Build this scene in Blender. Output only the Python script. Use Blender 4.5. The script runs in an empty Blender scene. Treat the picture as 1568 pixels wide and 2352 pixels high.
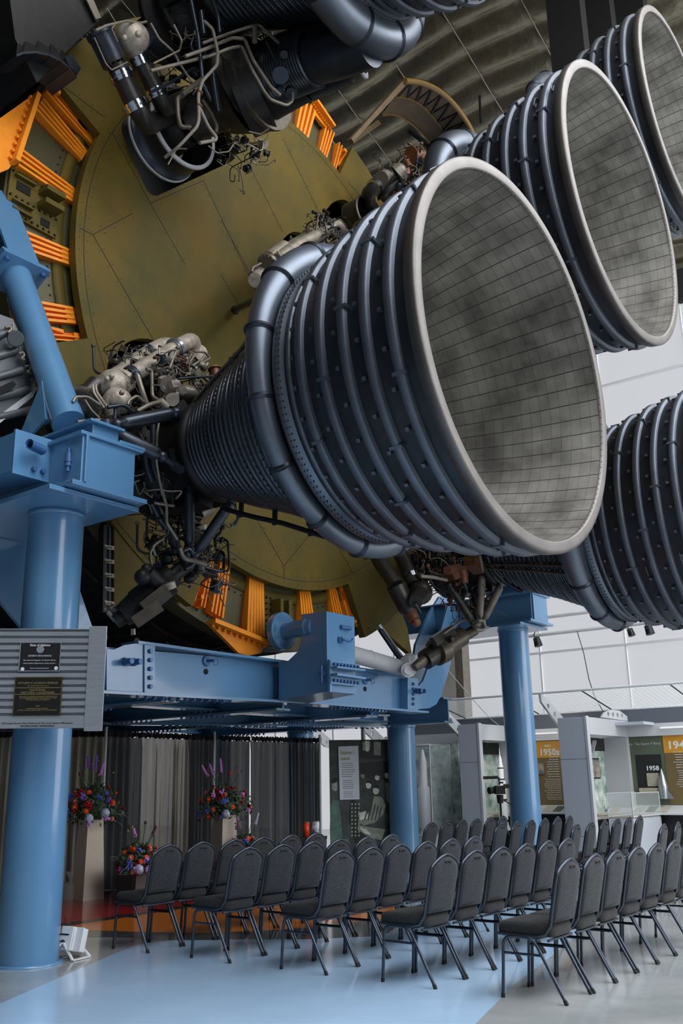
import bpy, bmesh, math, random
from mathutils import Vector, Matrix
random.seed(7)
sc = bpy.context.scene
# ---------------------------------------------------------------- camera
F_PX, PITCH, ROLL, CAM_H, PPX = 2176.634, 0.2786464, -0.015207, 1.49517, -33.975
W, H = 1568, 2352
fw = Vector((0, math.cos(PITCH), math.sin(PITCH)))
rt0 = Vector((1, 0, 0)); up0 = rt0.cross(fw)
rt = rt0*math.cos(ROLL) + up0*math.sin(ROLL)
uv_ = -rt0*math.sin(ROLL) + up0*math.cos(ROLL)
CAM = Vector((0, 0, CAM_H))
cd = bpy.data.cameras.new('camera'); cam = bpy.data.objects.new('camera', cd)
sc.collection.objects.link(cam)
cam.matrix_world = Matrix(((rt.x, uv_.x, -fw.x, 0), (rt.y, uv_.y, -fw.y, 0), (rt.z, uv_.z, -fw.z, CAM_H), (0, 0, 0, 1)))
cd.sensor_fit = 'VERTICAL'; cd.sensor_height = 36.0; cd.sensor_width = 24.0
cd.lens = 36.0*F_PX/H
cd.shift_x = -PPX/H
cd.clip_start = 0.1; cd.clip_end = 300
sc.camera = cam
# ---------------------------------------------------------------- world, exposure
wd = bpy.data.worlds.new('overcast'); sc.world = wd; wd.use_nodes = True
bg = wd.node_tree.nodes['Background']; bg.inputs[0].default_value = (0.86, 0.90, 0.96, 1); bg.inputs[1].default_value = 0.55
sc.view_settings.view_transform = 'Standard'; sc.view_settings.look = 'None'
sc.view_settings.gamma = 1.0; sc.view_settings.use_curve_mapping = False
sc.view_settings.exposure = 0.0
# rocket frame: u across (away to the right), v up, s along the rocket axis towards the nozzles
AX = Vector((0.78626889, -0.61788449, 0)); SD = Vector((0.61788449, 0.78626889, 0)); UP = Vector((0, 0, 1))
CC = Vector((3.84653, 10.48340, 8.48860))
MR = Matrix(((SD.x, UP.x, AX.x, CC.x), (SD.y, UP.y, AX.y, CC.y), (SD.z, UP.z, AX.z, CC.z), (0, 0, 0, 1)))
def RP(u, v, s): return CC + SD*u + UP*v + AX*s
def FP(u, s, z=0.0): return Vector((CC.x, CC.y, 0)) + SD*u + AX*s + UP*z   # floor-based point
# daylight comes through the frosted glazing (built below); its radiance is set here
GLOW_FAR, GLOW_AFT, GLOW_NEAR, GLOW_ROOF = 0.60, 3.9, 0.2, 8.0
def area(name, loc, target, sx, sy, power, col=(1, 1, 1)):
    l = bpy.data.lights.new(name, 'AREA'); l.shape = 'RECTANGLE'; l.size = sx; l.size_y = sy; l.energy = power; l.color = col
    o = bpy.data.objects.new(name, l); sc.collection.objects.link(o); o.location = loc
    o.rotation_euler = (Vector(target)-Vector(loc)).to_track_quat('-Z', 'Y').to_euler(); return o
# the exhibits' own lamps under the canopy edge
for s_ in (-12, -6.4, -2.5, .5): area('exhibit_lamp', FP(8.3, s_, 2.45), FP(9.9, s_, 1.3), .3, 1.2, 10, (1, .97, .92))
# unprojection onto real planes
def ray(x, y): return fw + rt*((x-W/2-PPX)/F_PX) - uv_*((y-H/2)/F_PX)
def PL(x, y, p0, n):
    d = ray(x, y); return CAM + d*((Vector(p0)-CAM).dot(n)/d.dot(n))
def FZ(x, y, z=0.0): return PL(x, y, (0, 0, z), UP)
def PS(x, y, s): return PL(x, y, CC+AX*s, AX)
def PU(x, y, u): return PL(x, y, CC+SD*u, SD)
def PY(x, y, Y): return PL(x, y, (0, Y, 0), Vector((0, 1, 0)))
def toR(p):
    d = Vector(p)-CC; return Vector((d.dot(SD), d.z, d.dot(AX)))
def uv2(x, y, s=-5.66):
    r = toR(PS(x, y, s)); return (r.x, r.y)
# ---------------------------------------------------------------- materials
def lin(c):
    return tuple(((v/255)/12.92 if v/255 <= .04045 else ((v/255+.055)/1.055)**2.4) for v in c)+(1,)
def mat(name, col, rough=.5, metal=0, var=0, vscale=3, bump=0, bscale=40, coat=0, emit=None, estr=1, alpha=None, spec=None, col2=None, stretch=None):
    m = bpy.data.materials.new(name); m.use_nodes = True
    nt = m.node_tree; b = nt.nodes['Principled BSDF']; c = lin(col)
    b.inputs['Base Color'].default_value = c; b.inputs['Roughness'].default_value = rough; b.inputs['Metallic'].default_value = metal
    if spec is not None: b.inputs['Specular IOR Level'].default_value = spec
    if coat: b.inputs['Coat Weight'].default_value = coat; b.inputs['Coat Roughness'].default_value = .08
    if emit: b.inputs['Emission Color'].default_value = lin(emit); b.inputs['Emission Strength'].default_value = estr
    if alpha is not None: b.inputs['Alpha'].default_value = alpha
    tc = nt.nodes.new('ShaderNodeTexCoord'); src = tc.outputs['Object']
    if stretch:
        mp = nt.nodes.new('ShaderNodeMapping'); mp.inputs['Scale'].default_value = stretch
        nt.links.new(src, mp.inputs[0]); src = mp.outputs[0]
    if var or col2:
        n = nt.nodes.new('ShaderNodeTexNoise'); n.inputs['Scale'].default_value = vscale; n.inputs['Detail'].default_value = 6
        n.inputs['Roughness'].default_value = .65
        r = nt.nodes.new('ShaderNodeValToRGB'); r.color_ramp.elements[0].position = .35; r.color_ramp.elements[1].position = .65
        c2 = lin(col2) if col2 else c
        r.color_ramp.elements[0].color = tuple(min(1, v*(1-var)) for v in c[:3])+(1,)
        r.color_ramp.elements[1].color = tuple(min(1, v*(1+var)) for v in c2[:3])+(1,)
        nt.links.new(src, n.inputs['Vector']); nt.links.new(n.outputs[0], r.inputs[0]); nt.links.new(r.outputs[0], b.inputs['Base Color'])
    if bump:
        n2 = nt.nodes.new('ShaderNodeTexNoise'); n2.inputs['Scale'].default_value = bscale; n2.inputs['Detail'].default_value = 4
        bp = nt.nodes.new('ShaderNodeBump'); bp.inputs['Strength'].default_value = bump; bp.inputs['Distance'].default_value = .02
        nt.links.new(src, n2.inputs['Vector']); nt.links.new(n2.outputs[0], bp.inputs['Height']); nt.links.new(bp.outputs[0], b.inputs['Normal'])
    return m
M = {}
M['blue'] = mat('blue_paint', (84, 130, 170), .30, 0, .04, 1.5, .02, 60, .6)
M['bluebolt'] = mat('blue_bolt', (60, 100, 150), .4, .2)
M['olive'] = mat('olive_primer', (80, 74, 34), .65, 0, .10, 1.1, .05, 25, 0, spec=.25, col2=(96, 78, 24))
M['olivedk'] = mat('olive_recess', (76, 72, 46), .5, .1, .1, 2)
M['rivet'] = mat('rivet_dark', (52, 48, 34), .5, .3)
M['seam'] = mat('seam_dark', (38, 35, 24), .8)
M['orange'] = mat('orange_primer', (236, 142, 24), .45, 0, .06, 6)
M['orangedeep'] = mat('orange_channel', (224, 98, 10), .5, 0, .05, 6)
M['black'] = mat('black_void', (8, 8, 9), .9)
M['hull'] = mat('dark_hull', (30, 31, 33), .5, .3, .2, 2)
M['shell'] = mat('nozzle_shell', (64, 68, 74), .42, .75, .22, 1.8, .08, 12, stretch=(1, 1, .5))
M['rib'] = mat('rib_steel', (98, 104, 114), .5, .85, .12, 3, .04, 30)
M['lip'] = mat('lip_steel', (104, 100, 98), .5, .75, .12, 3)
M['tube'] = mat('chamber_tube', (66, 72, 80), .33, .8, .25, 2.2, .05, 30)
M['manif'] = mat('manifold_steel', (104, 112, 124), .42, .8, .08, 1.4, .03, 20)
M['castp'] = mat('cast_pale', (166, 156, 143), .5, .3, .3, 9, .3, 50)
M['pipeg'] = mat('duct_grey', (128, 120, 110), .42, .45, .16, 6, .08, 40)
M['pipedk'] = mat('duct_dark', (58, 56, 54), .38, .65, .25, 6, .05, 40)
M['gun'] = mat('gunmetal', (60, 66, 76), .35, .7, .15, 5)
M['chrome'] = mat('chrome_clamp', (190, 200, 215), .14, 1, .1, 9)
M['wire'] = mat('wrapped_wire', (118, 110, 100), .7, 0, .3, 60)
M['rust'] = mat('copper_brown', (112, 74, 54), .5, .4, .3, 18)
M['bronze'] = mat('actuator_bronze', (92, 84, 74), .42, .5, .2, 9, .08, 40)
M['dark'] = mat('machine_black', (30, 30, 32), .5, .4, .3, 9)
M['alu'] = mat('aluminium', (172, 178, 186), .32, .85, .08, 4, stretch=(1, 1, 12))
M['white'] = mat('white_paint', (214, 216, 220), .5)
M['fabric'] = mat('charcoal_fabric', (62, 66, 72), .95, 0, .22, 180, .6, 220)
M['seatfab'] = mat('seat_fabric', (50, 52, 56), .95, 0, .22, 180, .6, 220)
M['frame'] = mat('chair_frame', (66, 73, 84), .32, .8)
M['rubber'] = mat('rubber', (22, 23, 25), .8)
M['conc'] = mat('concrete', (200, 198, 190), .7, 0, .3, 2, .3, 9, col2=(140, 138, 132))
M['pillar'] = mat('exhibit_panel', (196, 202, 212), .45, .3)
M['pillare'] = mat('exhibit_panel_edge', (176, 178, 183), .5)
M['stage'] = mat('stage_black', (20, 20, 22), .6)
M['wood'] = mat('pale_stone', (196, 184, 168), .7, 0, .06, 4)
M['wood2'] = mat('taupe_paint', (84, 76, 76), .7, 0, .05, 4)

# inner nozzle tiles, driven by the lathe's own UVs
def tilemat(name, base, base2, seam, rough=.5):
    m = bpy.data.materials.new(name); m.use_nodes = True; nt = m.node_tree; b = nt.nodes['Principled BSDF']; L = nt.links.new
    tc = nt.nodes.new('ShaderNodeTexCoord'); sx = nt.nodes.new('ShaderNodeSeparateXYZ'); L(tc.outputs['UV'], sx.inputs[0])
    def mth(op, x, y=None):
        n = nt.nodes.new('ShaderNodeMath'); n.operation = op
        for k, q in enumerate((x, y)):
            if q is None: continue
            if isinstance(q, (int, float)): n.inputs[k].default_value = q
            else: L(q, n.inputs[k])
        return n.outputs[0]
    fu = mth('FRACT', mth('MULTIPLY', sx.outputs[0], 60)); fv = mth('FRACT', mth('MULTIPLY', sx.outputs[1], 9.5))
    lu = mth('LESS_THAN', fu, .055); lv = mth('MULTIPLY', mth('LESS_THAN', fv, .09), .28)
    line = mth('MAXIMUM', lu, lv)
    # every plate its own tone
    cb = nt.nodes.new('ShaderNodeCombineXYZ'); L(mth('FLOOR', mth('MULTIPLY', sx.outputs[0], 60)), cb.inputs[0]); L(mth('FLOOR', mth('MULTIPLY', sx.outputs[1], 9.5)), cb.inputs[1])
    wn = nt.nodes.new('ShaderNodeTexWhiteNoise'); wn.noise_dimensions = '2D'; L(cb.outputs[0], wn.inputs['Vector'])
    n = nt.nodes.new('ShaderNodeTexNoise'); n.inputs['Scale'].default_value = 2.2; n.inputs['Detail'].default_value = 9; L(tc.outputs['Object'], n.inputs['Vector'])
    f = mth('ADD', mth('MULTIPLY', wn.outputs[0], .07), mth('MULTIPLY', n.outputs[0], .98))
    r = nt.nodes.new('ShaderNodeValToRGB'); r.color_ramp.elements[0].position = .35; r.color_ramp.elements[0].color = lin(base2); r.color_ramp.elements[1].position = .75; r.color_ramp.elements[1].color = lin(base); L(f, r.inputs[0])
    mx = nt.nodes.new('ShaderNodeMixRGB'); L(line, mx.inputs[0]); L(r.outputs[0], mx.inputs[1]); mx.inputs[2].default_value = lin(seam); L(mx.outputs[0], b.inputs['Base Color'])
    bp = nt.nodes.new('ShaderNodeBump'); bp.inputs['Strength'].default_value = .25; bp.inputs['Distance'].default_value = .01; L(mth('ADD', mth('MULTIPLY', line, -.6), mth('MULTIPLY', wn.outputs[0], .15)), bp.inputs['Height']); L(bp.outputs[0], b.inputs['Normal'])
    b.inputs['Roughness'].default_value = rough; b.inputs['Metallic'].default_value = .3
    return m
M['tile'] = tilemat('nozzle_liner_tiles', (142, 140, 134), (78, 76, 72), (38, 36, 33))
# ---------------------------------------------------------------- mesh builder
class MB:
    def __init__(self, Mx=None): self.v = []; self.f = []; self.m = []; self.s = []; self.uv = {}; self.M = Mx; self.cur = 0
    def add(self, vs, fs, m=None, smooth=False, uvs=None):
        o = len(self.v); m = self.cur if m is None else m
        for p in vs:
            p = Vector(p); self.v.append(self.M @ p if self.M else p)
        for i, f in enumerate(fs):
            if uvs is not None: self.uv[len(self.f)] = uvs[i]
            self.f.append([a+o for a in f]); self.m.append(m); self.s.append(smooth)
    def box(self, c, sz, R=None, m=None):
        c = Vector(c); h = [Vector((x*sz[0]/2, y*sz[1]/2, z*sz[2]/2)) for x in (-1, 1) for y in (-1, 1) for z in (-1, 1)]
        if R is not None: h = [R @ q for q in h]
        self.add([c+q for q in h], [(0, 1, 3, 2), (4, 6, 7, 5), (0, 4, 5, 1), (2, 3, 7, 6), (0, 2, 6, 4), (1, 5, 7, 3)], m)
    def box2(self, a, b, m=None):
        self.box([(a[i]+b[i])/2 for i in range(3)], [abs(b[i]-a[i]) for i in range(3)], None, m)
    def prism(self, pts, off, m=None):
        n = len(pts); off = Vector(off); P = [Vector(q) for q in pts]
        fs = [list(range(n))[::-1], [n+i for i in range(n)]]+[(i, (i+1) % n, n+(i+1) % n, n+i) for i in range(n)]
        self.add(P+[q+off for q in P], fs, m)
    def cyl(self, a, b, r0, r1=None, n=14, m=None, caps=True):
        a = Vector(a); b = Vector(b); r1 = r0 if r1 is None else r1
        d = (b-a)
        if d.length < 1e-6: return
        d.normalize(); q = d.to_track_quat('Z', 'Y').to_matrix()
        vs = []
        for c, r in ((a, r0), (b, r1)):
            for i in range(n):
                t = 2*math.pi*i/n; vs.append(c+q @ Vector((r*math.cos(t), r*math.sin(t), 0)))
        self.add(vs, [(i, (i+1) % n, n+(i+1) % n, n+i) for i in range(n)], m, True)
        if caps: self.add(vs, [list(range(n))[::-1], [n+i for i in range(n)]], m)
    def sweep(self, pts, rad, n=10, m=None, closed=False, caps=True):
        P = [Vector(q) for q in pts]; N = len(P)
        if not hasattr(rad, '__len__'): rad = [rad]*N
        T = []
        for i in range(N):
            a = P[(i-1) % N] if (closed or i > 0) else P[i]; b = P[(i+1) % N] if (closed or i < N-1) else P[i]
            d = (b-a); T.append(d.normalized() if d.length > 1e-9 else Vector((0, 0, 1)))
        up = Vector((0, 0, 1)) if abs(T[0].z) < .9 else Vector((1, 0, 0))
        x = T[0].cross(up).normalized(); vs = []
        for i in range(N):
            x = (x-T[i]*x.dot(T[i]))
            x = x.normalized() if x.length > 1e-6 else T[i].orthogonal().normalized()
            y = T[i].cross(x)
            for k in range(n):
                t = 2*math.pi*k/n; vs.append(P[i]+x*(rad[i]*math.cos(t))+y*(rad[i]*math.sin(t)))
        fs = []
        for i in range(N if closed else N-1):
            j = (i+1) % N
            for k in range(n): fs.append((i*n+k, i*n+(k+1) % n, j*n+(k+1) % n, j*n+k))
        self.add(vs, fs, m, True)
        if caps and not closed: self.add(vs, [list(range(n))[::-1], [(N-1)*n+k for k in range(n)]], m)
    def pipe(self, pts, r, n=10, m=None, bend=None, seg=4):
        P = [Vector(q) for q in pts]; bend = bend or r*2.2; out = [P[0]]
        for i in range(1, len(P)-1):
            a = P[i-1]-P[i]; b = P[i+1]-P[i]
            k = min(bend, a.length*.45, b.length*.45)
            if k < 1e-5: continue
            p0 = P[i]+a.normalized()*k; p2 = P[i]+b.normalized()*k
            for j in range(seg+1):
                t = j/seg; out.append(p0*(1-t)**2+P[i]*2*t*(1-t)+p2*t*t)
        out.append(P[-1]); self.sweep(out, r, n, m)
    def lathe(self, prof, o=(0, 0, 0), ax=(0, 0, 1), n=64, m=None, uvscale=None, flat=False, t0=0, t1=2*math.pi):
        o = Vector(o); ax = Vector(ax).normalized(); q = ax.to_track_quat('Z', 'Y').to_matrix() if abs(ax.z) < .9999 else Matrix.Identity(3)
        full = abs(t1-t0-2*math.pi) < 1e-6; K = n if full else n+1; vs = []
        for (z, r) in prof:
            for i in range(K):
                t = t0+(t1-t0)*i/n; vs.append(o+q @ Vector((r*math.cos(t), r*math.sin(t), z)))
        L = [0]
        for i in range(1, len(prof)): L.append(L[-1]+math.hypot(prof[i][0]-prof[i-1][0], prof[i][1]-prof[i-1][1]))
        fs = []; us = []
        for j in range(len(prof)-1):
            for i in range(n):
                a = i; b = (i+1) % K
                fs.append((j*K+a, j*K+b, (j+1)*K+b, (j+1)*K+a))
                us.append(((i/n, L[j]), ((i+1)/n, L[j]), ((i+1)/n, L[j+1]), (i/n, L[j+1])))
        self.add(vs, fs, m, not flat, us)
    def ball(self, c, r, m=None, n=12, sc_=(1, 1, 1), R=None):
        c = Vector(c); vs = []; fs = []; k = n//2
        for j in range(k+1):
            ph = math.pi*j/k
            for i in range(n):
                t = 2*math.pi*i/n; p = Vector((r*math.sin(ph)*math.cos(t)*sc_[0], r*math.sin(ph)*math.sin(t)*sc_[1], r*math.cos(ph)*sc_[2]))
                vs.append(c+(R @ p if R is not None else p))
        for j in range(k):
            for i in range(n): fs.append((j*n+i, (j+1)*n+i, (j+1)*n+(i+1) % n, j*n+(i+1) % n))
        self.add(vs, fs, m, True)
    def bolt(self, p, d, r=.02, h=.02, m=None, n=6):
        p = Vector(p); self.cyl(p, p+Vector(d).normalized()*h, r, r*.9, n, m)
    def build(self, name, mats, parent=None, at=None, **kw):
        me = bpy.data.meshes.new(name)
        inv = None
        if parent is not None: inv = WM[parent].inverted()
        elif at is not None: inv = Matrix.Translation(-Vector(at))
        vs = [inv @ q for q in self.v] if inv is not None else self.v
        me.from_pydata([tuple(q) for q in vs], [], self.f)
        if not isinstance(mats, (list, tuple)): mats = [mats]
        for q in mats: me.materials.append(M[q] if isinstance(q, str) else q)
        me.polygons.foreach_set('material_index', [min(a, len(mats)-1) for a in self.m])
        me.polygons.foreach_set('use_smooth', self.s)
        if self.uv:
            ul = me.uv_layers.new(name='UVMap')
            for fi, us in self.uv.items():
                ls = me.polygons[fi].loop_start
                for k, c in enumerate(us): ul.data[ls+k].uv = c
        me.update()
        bm = bmesh.new(); bm.from_mesh(me); bmesh.ops.remove_doubles(bm, verts=bm.verts, dist=1e-5) if kw.get('weld') else None
        if kw.get('recalc', True): bmesh.ops.recalc_face_normals(bm, faces=bm.faces)
        bm.to_mesh(me); bm.free()
        o = bpy.data.objects.new(name, me); sc.collection.objects.link(o)
        if parent is not None:
            o.parent = parent; WM[o] = WM[parent]
        else:
            o.location = Vector(at) if at is not None else Vector((0, 0, 0)); WM[o] = Matrix.Translation(o.location)
        if kw.get('label'): o['label'] = kw['label']
        if kw.get('cat'): o['category'] = kw['cat']
        if kw.get('group'): o['group'] = kw['group']
        if kw.get('kind'): o['kind'] = kw['kind']
        if kw.get('bevel'):
            bv = o.modifiers.new('bevel', 'BEVEL'); bv.width = kw['bevel']; bv.segments = kw.get('bseg', 2); bv.limit_method = 'ANGLE'; bv.angle_limit = math.radians(40)
        return o
WM = {}
def thing(name, label, cat, loc=(0, 0, 0), rz=0, group=None, Mx=None):
    o = bpy.data.objects.new(name, None); sc.collection.objects.link(o); o.empty_display_size = .2
    mw = Mx.copy() if Mx is not None else Matrix.Translation(Vector(loc)) @ Matrix.Rotation(rz, 4, 'Z')
    o.matrix_world = mw; o.location = mw.to_translation(); o.rotation_euler = mw.to_euler()
    WM[o] = mw; o['label'] = label; o['category'] = cat
    if group: o['group'] = group
    return o
def copy_tree(root, mw, label=None, group=None):
    r = root.copy(); sc.collection.objects.link(r); r.location = mw.to_translation(); r.rotation_euler = mw.to_euler(); WM[r] = mw
    if label: r['label'] = label
    if group: r['group'] = group
    for ch in list(root.children):
        c = ch.copy(); sc.collection.objects.link(c); c.parent = r; WM[c] = mw
        for g in list(ch.children):
            d = g.copy(); sc.collection.objects.link(d); d.parent = c; WM[d] = mw
    return r
def lettering(body, Mx, width, height, mt, parent, name='lettering', ext=.002, align='CENTER', font=None, shear=0, bold=0):
    """text whose local x runs right and y up in the frame Mx; width is the drawn width of the longest line"""
    cu = bpy.data.curves.new(name, 'FONT'); cu.body = body; cu.align_x = align; cu.align_y = 'CENTER'; cu.extrude = .02; cu.size = 1; cu.shear = shear; cu.offset = bold
    cu.resolution_u = 2
    t = bpy.data.objects.new('tmp_text', cu); sc.collection.objects.link(t)
    dg = bpy.context.evaluated_depsgraph_get(); me = bpy.data.meshes.new_from_object(t.evaluated_get(dg))
    bpy.data.objects.remove(t); bpy.data.curves.remove(cu)
    xs = [v.co.x for v in me.vertices]; ys = [v.co.y for v in me.vertices]
    if not xs: return None
    sx = width/(max(xs)-min(xs)); sy = height/(max(ys)-min(ys)); cx = (max(xs)+min(xs))/2; cy = (max(ys)+min(ys))/2
    inv = WM[parent].inverted() @ Mx
    for v in me.vertices:
        v.co = inv @ Vector(((v.co.x-cx)*sx, (v.co.y-cy)*sy, (v.co.z+.02)*ext/.04))
    me.materials.clear(); me.materials.append(M[mt] if isinstance(mt, str) else mt)
    o = bpy.data.objects.new(name, me); sc.collection.objects.link(o); o.parent = parent; WM[o] = WM[parent]
    return o
def frame3(o, x, y):
    """matrix with origin o, local x, y; z = x cross y"""
    x = Vector(x).normalized(); y = Vector(y); y = (y-x*y.dot(x)).normalized(); z = x.cross(y)
    return Matrix(((x.x, y.x, z.x, o[0]), (x.y, y.y, z.y, o[1]), (x.z, y.z, z.z, o[2]), (0, 0, 0, 1)))
def cplate(outer, holes, th, s, name, mt, parent=None, M4=None, **kw):
    """flat plate with real holes, outlined in local xy, thickness th below level s"""
    cu = bpy.data.curves.new(name, 'CURVE'); cu.dimensions = '2D'; cu.fill_mode = 'BOTH'; cu.extrude = th/2
    for loop in [outer]+holes:
        sp = cu.splines.new('POLY'); sp.points.add(len(loop)-1)
        for i, q in enumerate(loop): sp.points[i].co = (q[0], q[1], 0, 1)
        sp.use_cyclic_u = True
    t = bpy.data.objects.new('tmp_plate', cu); sc.collection.objects.link(t)
    dg = bpy.context.evaluated_depsgraph_get(); me = bpy.data.meshes.new_from_object(t.evaluated_get(dg))
    bpy.data.objects.remove(t); bpy.data.curves.remove(cu)
    mb = MB(M4 if M4 is not None else MR)
    mb.add([(v.co.x, v.co.y, v.co.z+s-th/2) for v in me.vertices], [tuple(p.vertices) for p in me.polygons])
    return mb.build(name, mt, parent, **kw)
def roundpoly(pts, r=.25, seg=5):
    out = []; n = len(pts)
    for i in range(n):
        a = Vector((*pts[i-1], 0)); b = Vector((*pts[i], 0)); c = Vector((*pts[(i+1) % n], 0))
        k = min(r, (a-b).length*.45, (c-b).length*.45); p0 = b+(a-b).normalized()*k; p2 = b+(c-b).normalized()*k
        for j in range(seg+1):
            t = j/seg; q = p0*(1-t)**2+b*2*t*(1-t)+p2*t*t; out.append((q.x, q.y))
    return out
# ================================================================ hall shell
def struct(o): o['kind'] = 'structure'; return o
# floor: polished concrete with inlaid paint colours
fm = MB()
fm.add([FP(-22, 20), FP(18, 20), FP(18, -32), FP(-22, -32)], [(0, 1, 2, 3)], 0)
def paint(pts, m, z):
    fm.add([(x, y, z) for x, y in pts], [list(range(len(pts)))], m)
paint([(-4.6, -2.0), (-3.0, 4.4), (-2.41, 7.54), (-2.03, 9.6), (-1.95, 9.95), (-1.84, 10.18), (-1.62, 10.33), (-1.3, 10.38), (.45, 10.42), (1.2, 11.3), (2.0, 12.8), (3.0, 15.2), (4.6, 18.5), (6.2, 18.0), (4.0, 14.0), (2.9, 11.3), (2.19, 9.7), (1.37, 7.92), (.9, 6.73), (0.1, 4.8), (-1.4, 1.0), (-2.4, -2)], 1, .001)
A_ = [FZ(x, y) for x, y in ((118, 2137), (200, 2136.5), (330, 2141), (414, 2143), (480, 2142.5), (584, 2139), (700, 2132), (800, 2122), (900, 2108), (960, 2090), (900, 2080), (760, 2066), (600, 2066), (468, 2079), (330, 2101), (200, 2121), (118, 2132))]
paint([(p.x, p.y) for p in A_], 2, .002)
A_ = [FZ(x, y) for x, y in ((118, 2124), (200, 2114), (330, 2095), (468, 2074), (600, 2060), (760, 2058), (900, 2066), (1000, 2050), (900, 2030), (700, 2020), (440, 2030), (118, 2050))]
paint([(p.x, p.y) for p in A_], 3, .002)
A_ = [FZ(x, y) for x, y in ((118, 2137), (200, 2136.5), (330, 2141), (414, 2143), (480, 2142.5), (584, 2139), (700, 2132), (800, 2122), (900, 2108), (930, 2116), (880, 2150), (700, 2158), (560, 2158), (400, 2160), (300, 2154), (118, 2150))]
paint([(p.x, p.y) for p in A_], 4, .0015)
A_ = [FZ(x, y) for x, y in ((118, 2132), (200, 2121), (330, 2101), (468, 2079), (600, 2066), (760, 2066), (760, 2058), (600, 2060), (468, 2074), (330, 2095), (200, 2114), (118, 2124))]
paint([(p.x, p.y) for p in A_], 5, .002)
def floormat(name, c, c2, rough=.13):
    m = mat(name, c, rough, 0, .03, .7, 0, 0, col2=c2, spec=.6, coat=.5); return m
fl = fm.build('floor', [floormat('polished_concrete', (140, 146, 148), (168, 172, 172), .18), floormat('floor_blue', (160, 192, 224), (168, 198, 228), .2), floormat('floor_orange', (236, 132, 24), (228, 124, 20), .15), floormat('floor_red', (176, 14, 20), (184, 18, 24), .15), floormat('floor_slate', (66, 68, 66), (74, 76, 74), .14), floormat('floor_line', (30, 32, 34), (30, 32, 34), .2)], recalc=False)
struct(fl)
# glazing
def glow(name, c, s):
    m = bpy.data.materials.new(name); m.use_nodes = True; nt = m.node_tree; b = nt.nodes['Principled BSDF']
    b.inputs['Base Color'].default_value = lin((70, 72, 74)); b.inputs['Roughness'].default_value = .35; b.inputs['Emission Color'].default_value = (*c, 1); b.inputs['Emission Strength'].default_value = s
    return m
GF = glow('frosted_glass_far', (.93, .95, 1), GLOW_FAR); GA = glow('frosted_glass_aft', (.95, .97, 1), GLOW_AFT); GR = glow('frosted_roof_light', (.96, .98, 1), GLOW_ROOF); GN = glow('frosted_glass_near', (.82, .90, 1), GLOW_NEAR)
M['mull'] = mat('mullion_grey', (236, 238, 240), .5, .3); M['wallg'] = mat('dark_wall', (34, 34, 36), .9); M['wallm'] = mat('grey_cladding', (96, 98, 102), .7)
wn = 0
def bay(kind, a, b, z0, z1, gm, nrm):
    """one window bay between floor points a and b"""
    global wn; wn += 1
    r = thing('window_%d' % wn, 'x', 'window', (a+b)/2+UP*z0); del r['label']; del r['category']; r['kind'] = 'structure'
    mb = MB(); mb.prism([a+UP*z0, b+UP*z0, b+UP*z1, a+UP*z1], -nrm*.02); mb.build('window_pane', gm, r)
    mb = MB(); d = (b-a).normalized()
    mb.prism([a+UP*z0-d*.022, a+UP*z0+d*.022, a+UP*z1+d*.022, a+UP*z1-d*.022], nrm*.08)
    for z in (4.9, 8.5, 12.25):
        if z0 < z < z1: mb.prism([a+UP*(z-.03), b+UP*(z-.03), b+UP*(z+.03), a+UP*(z+.03)], nrm*.10)
    mb.build('window_frame', 'mull', r)
for k in range(13):
    s = -25.56+k*2.46; bay('far', FP(14, s), FP(14, s+2.46), .1 if s < -7 else 1.0, 14.05, GF, -SD)
for k in range(8):
    u = -10+k*3.2; bay('aft', FP(u, 12), FP(u+3.2, 12), .5 if k > 3 else 4.0, 14.5, GA, -AX)
for k in range(5):
    s = -6+k*3.5; bay('near', FP(-20, s), FP(-20, s+3.5), .5, 8, GN, SD)
for k in range(7):   # roof lights over the engine end of the hall, forward of the rocket
    u = -14+k*4.0; wn += 1
    r = thing('window_%d' % wn, 'x', 'window', FP(u+2, 7, 17.5)); del r['label']; del r['category']; r['kind'] = 'structure'
    mb = MB(); mb.prism([FP(u+.1, 2.5, 17.6), FP(u+3.9, 2.5, 17.6), FP(u+3.9, 12, 16.0), FP(u+.1, 12, 16.0)], UP*.03); mb.build('window_pane', GR, r)
    mb = MB(); mb.prism([FP(u-.1, 2.5, 17.5), FP(u+.1, 2.5, 17.5), FP(u+.1, 12, 15.9), FP(u-.1, 12, 15.9)], UP*.2); mb.build('window_frame', 'mull', r)
def wallq(name, a, b, z0, z1, m='wallg'):
    mb = MB(); n = (b-a).normalized().cross(UP)*.2; mb.prism([a+UP*z0, b+UP*z0, b+UP*z0+n, a+UP*z0+n], UP*(z1-z0)); return struct(mb.build(name, m))
wallq('wall_far', FP(14.05, -5), FP(14.05, 20), 0, 1.0, 'wallm'); wallq('wall_far_upper', FP(14.0, -32), FP(14.0, 20), 14.05, 17, 'wallg')
wallq('wall_far_left', FP(14.1, -32), FP(14.1, -25.6), 0, 15); wallq('wall_aft_base', FP(18, 12.2), FP(2.7, 12.2), 0, .5); wallq('wall_aft_left', FP(-10.1, 12.2), FP(-22, 12.2), 4, 14.5); wallq('wall_aft', FP(2.7, 12.2), FP(-22, 12.2), 0, 4.0); wallq('wall_aft_upper', FP(18, 12.2), FP(-22, 12.2), 14.5, 22)
wallq('wall_near', FP(-20.3, 20), FP(-20.3, -32), 0, .5); wallq('wall_near_upper', FP(-20.3, 20), FP(-20.3, -32), 8, 22); wallq('wall_near_back', FP(-20.1, -6), FP(-20.1, -32), 0, 22); wallq('wall_end', FP(-22, -32), FP(18, -32), 0, 22)
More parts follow.
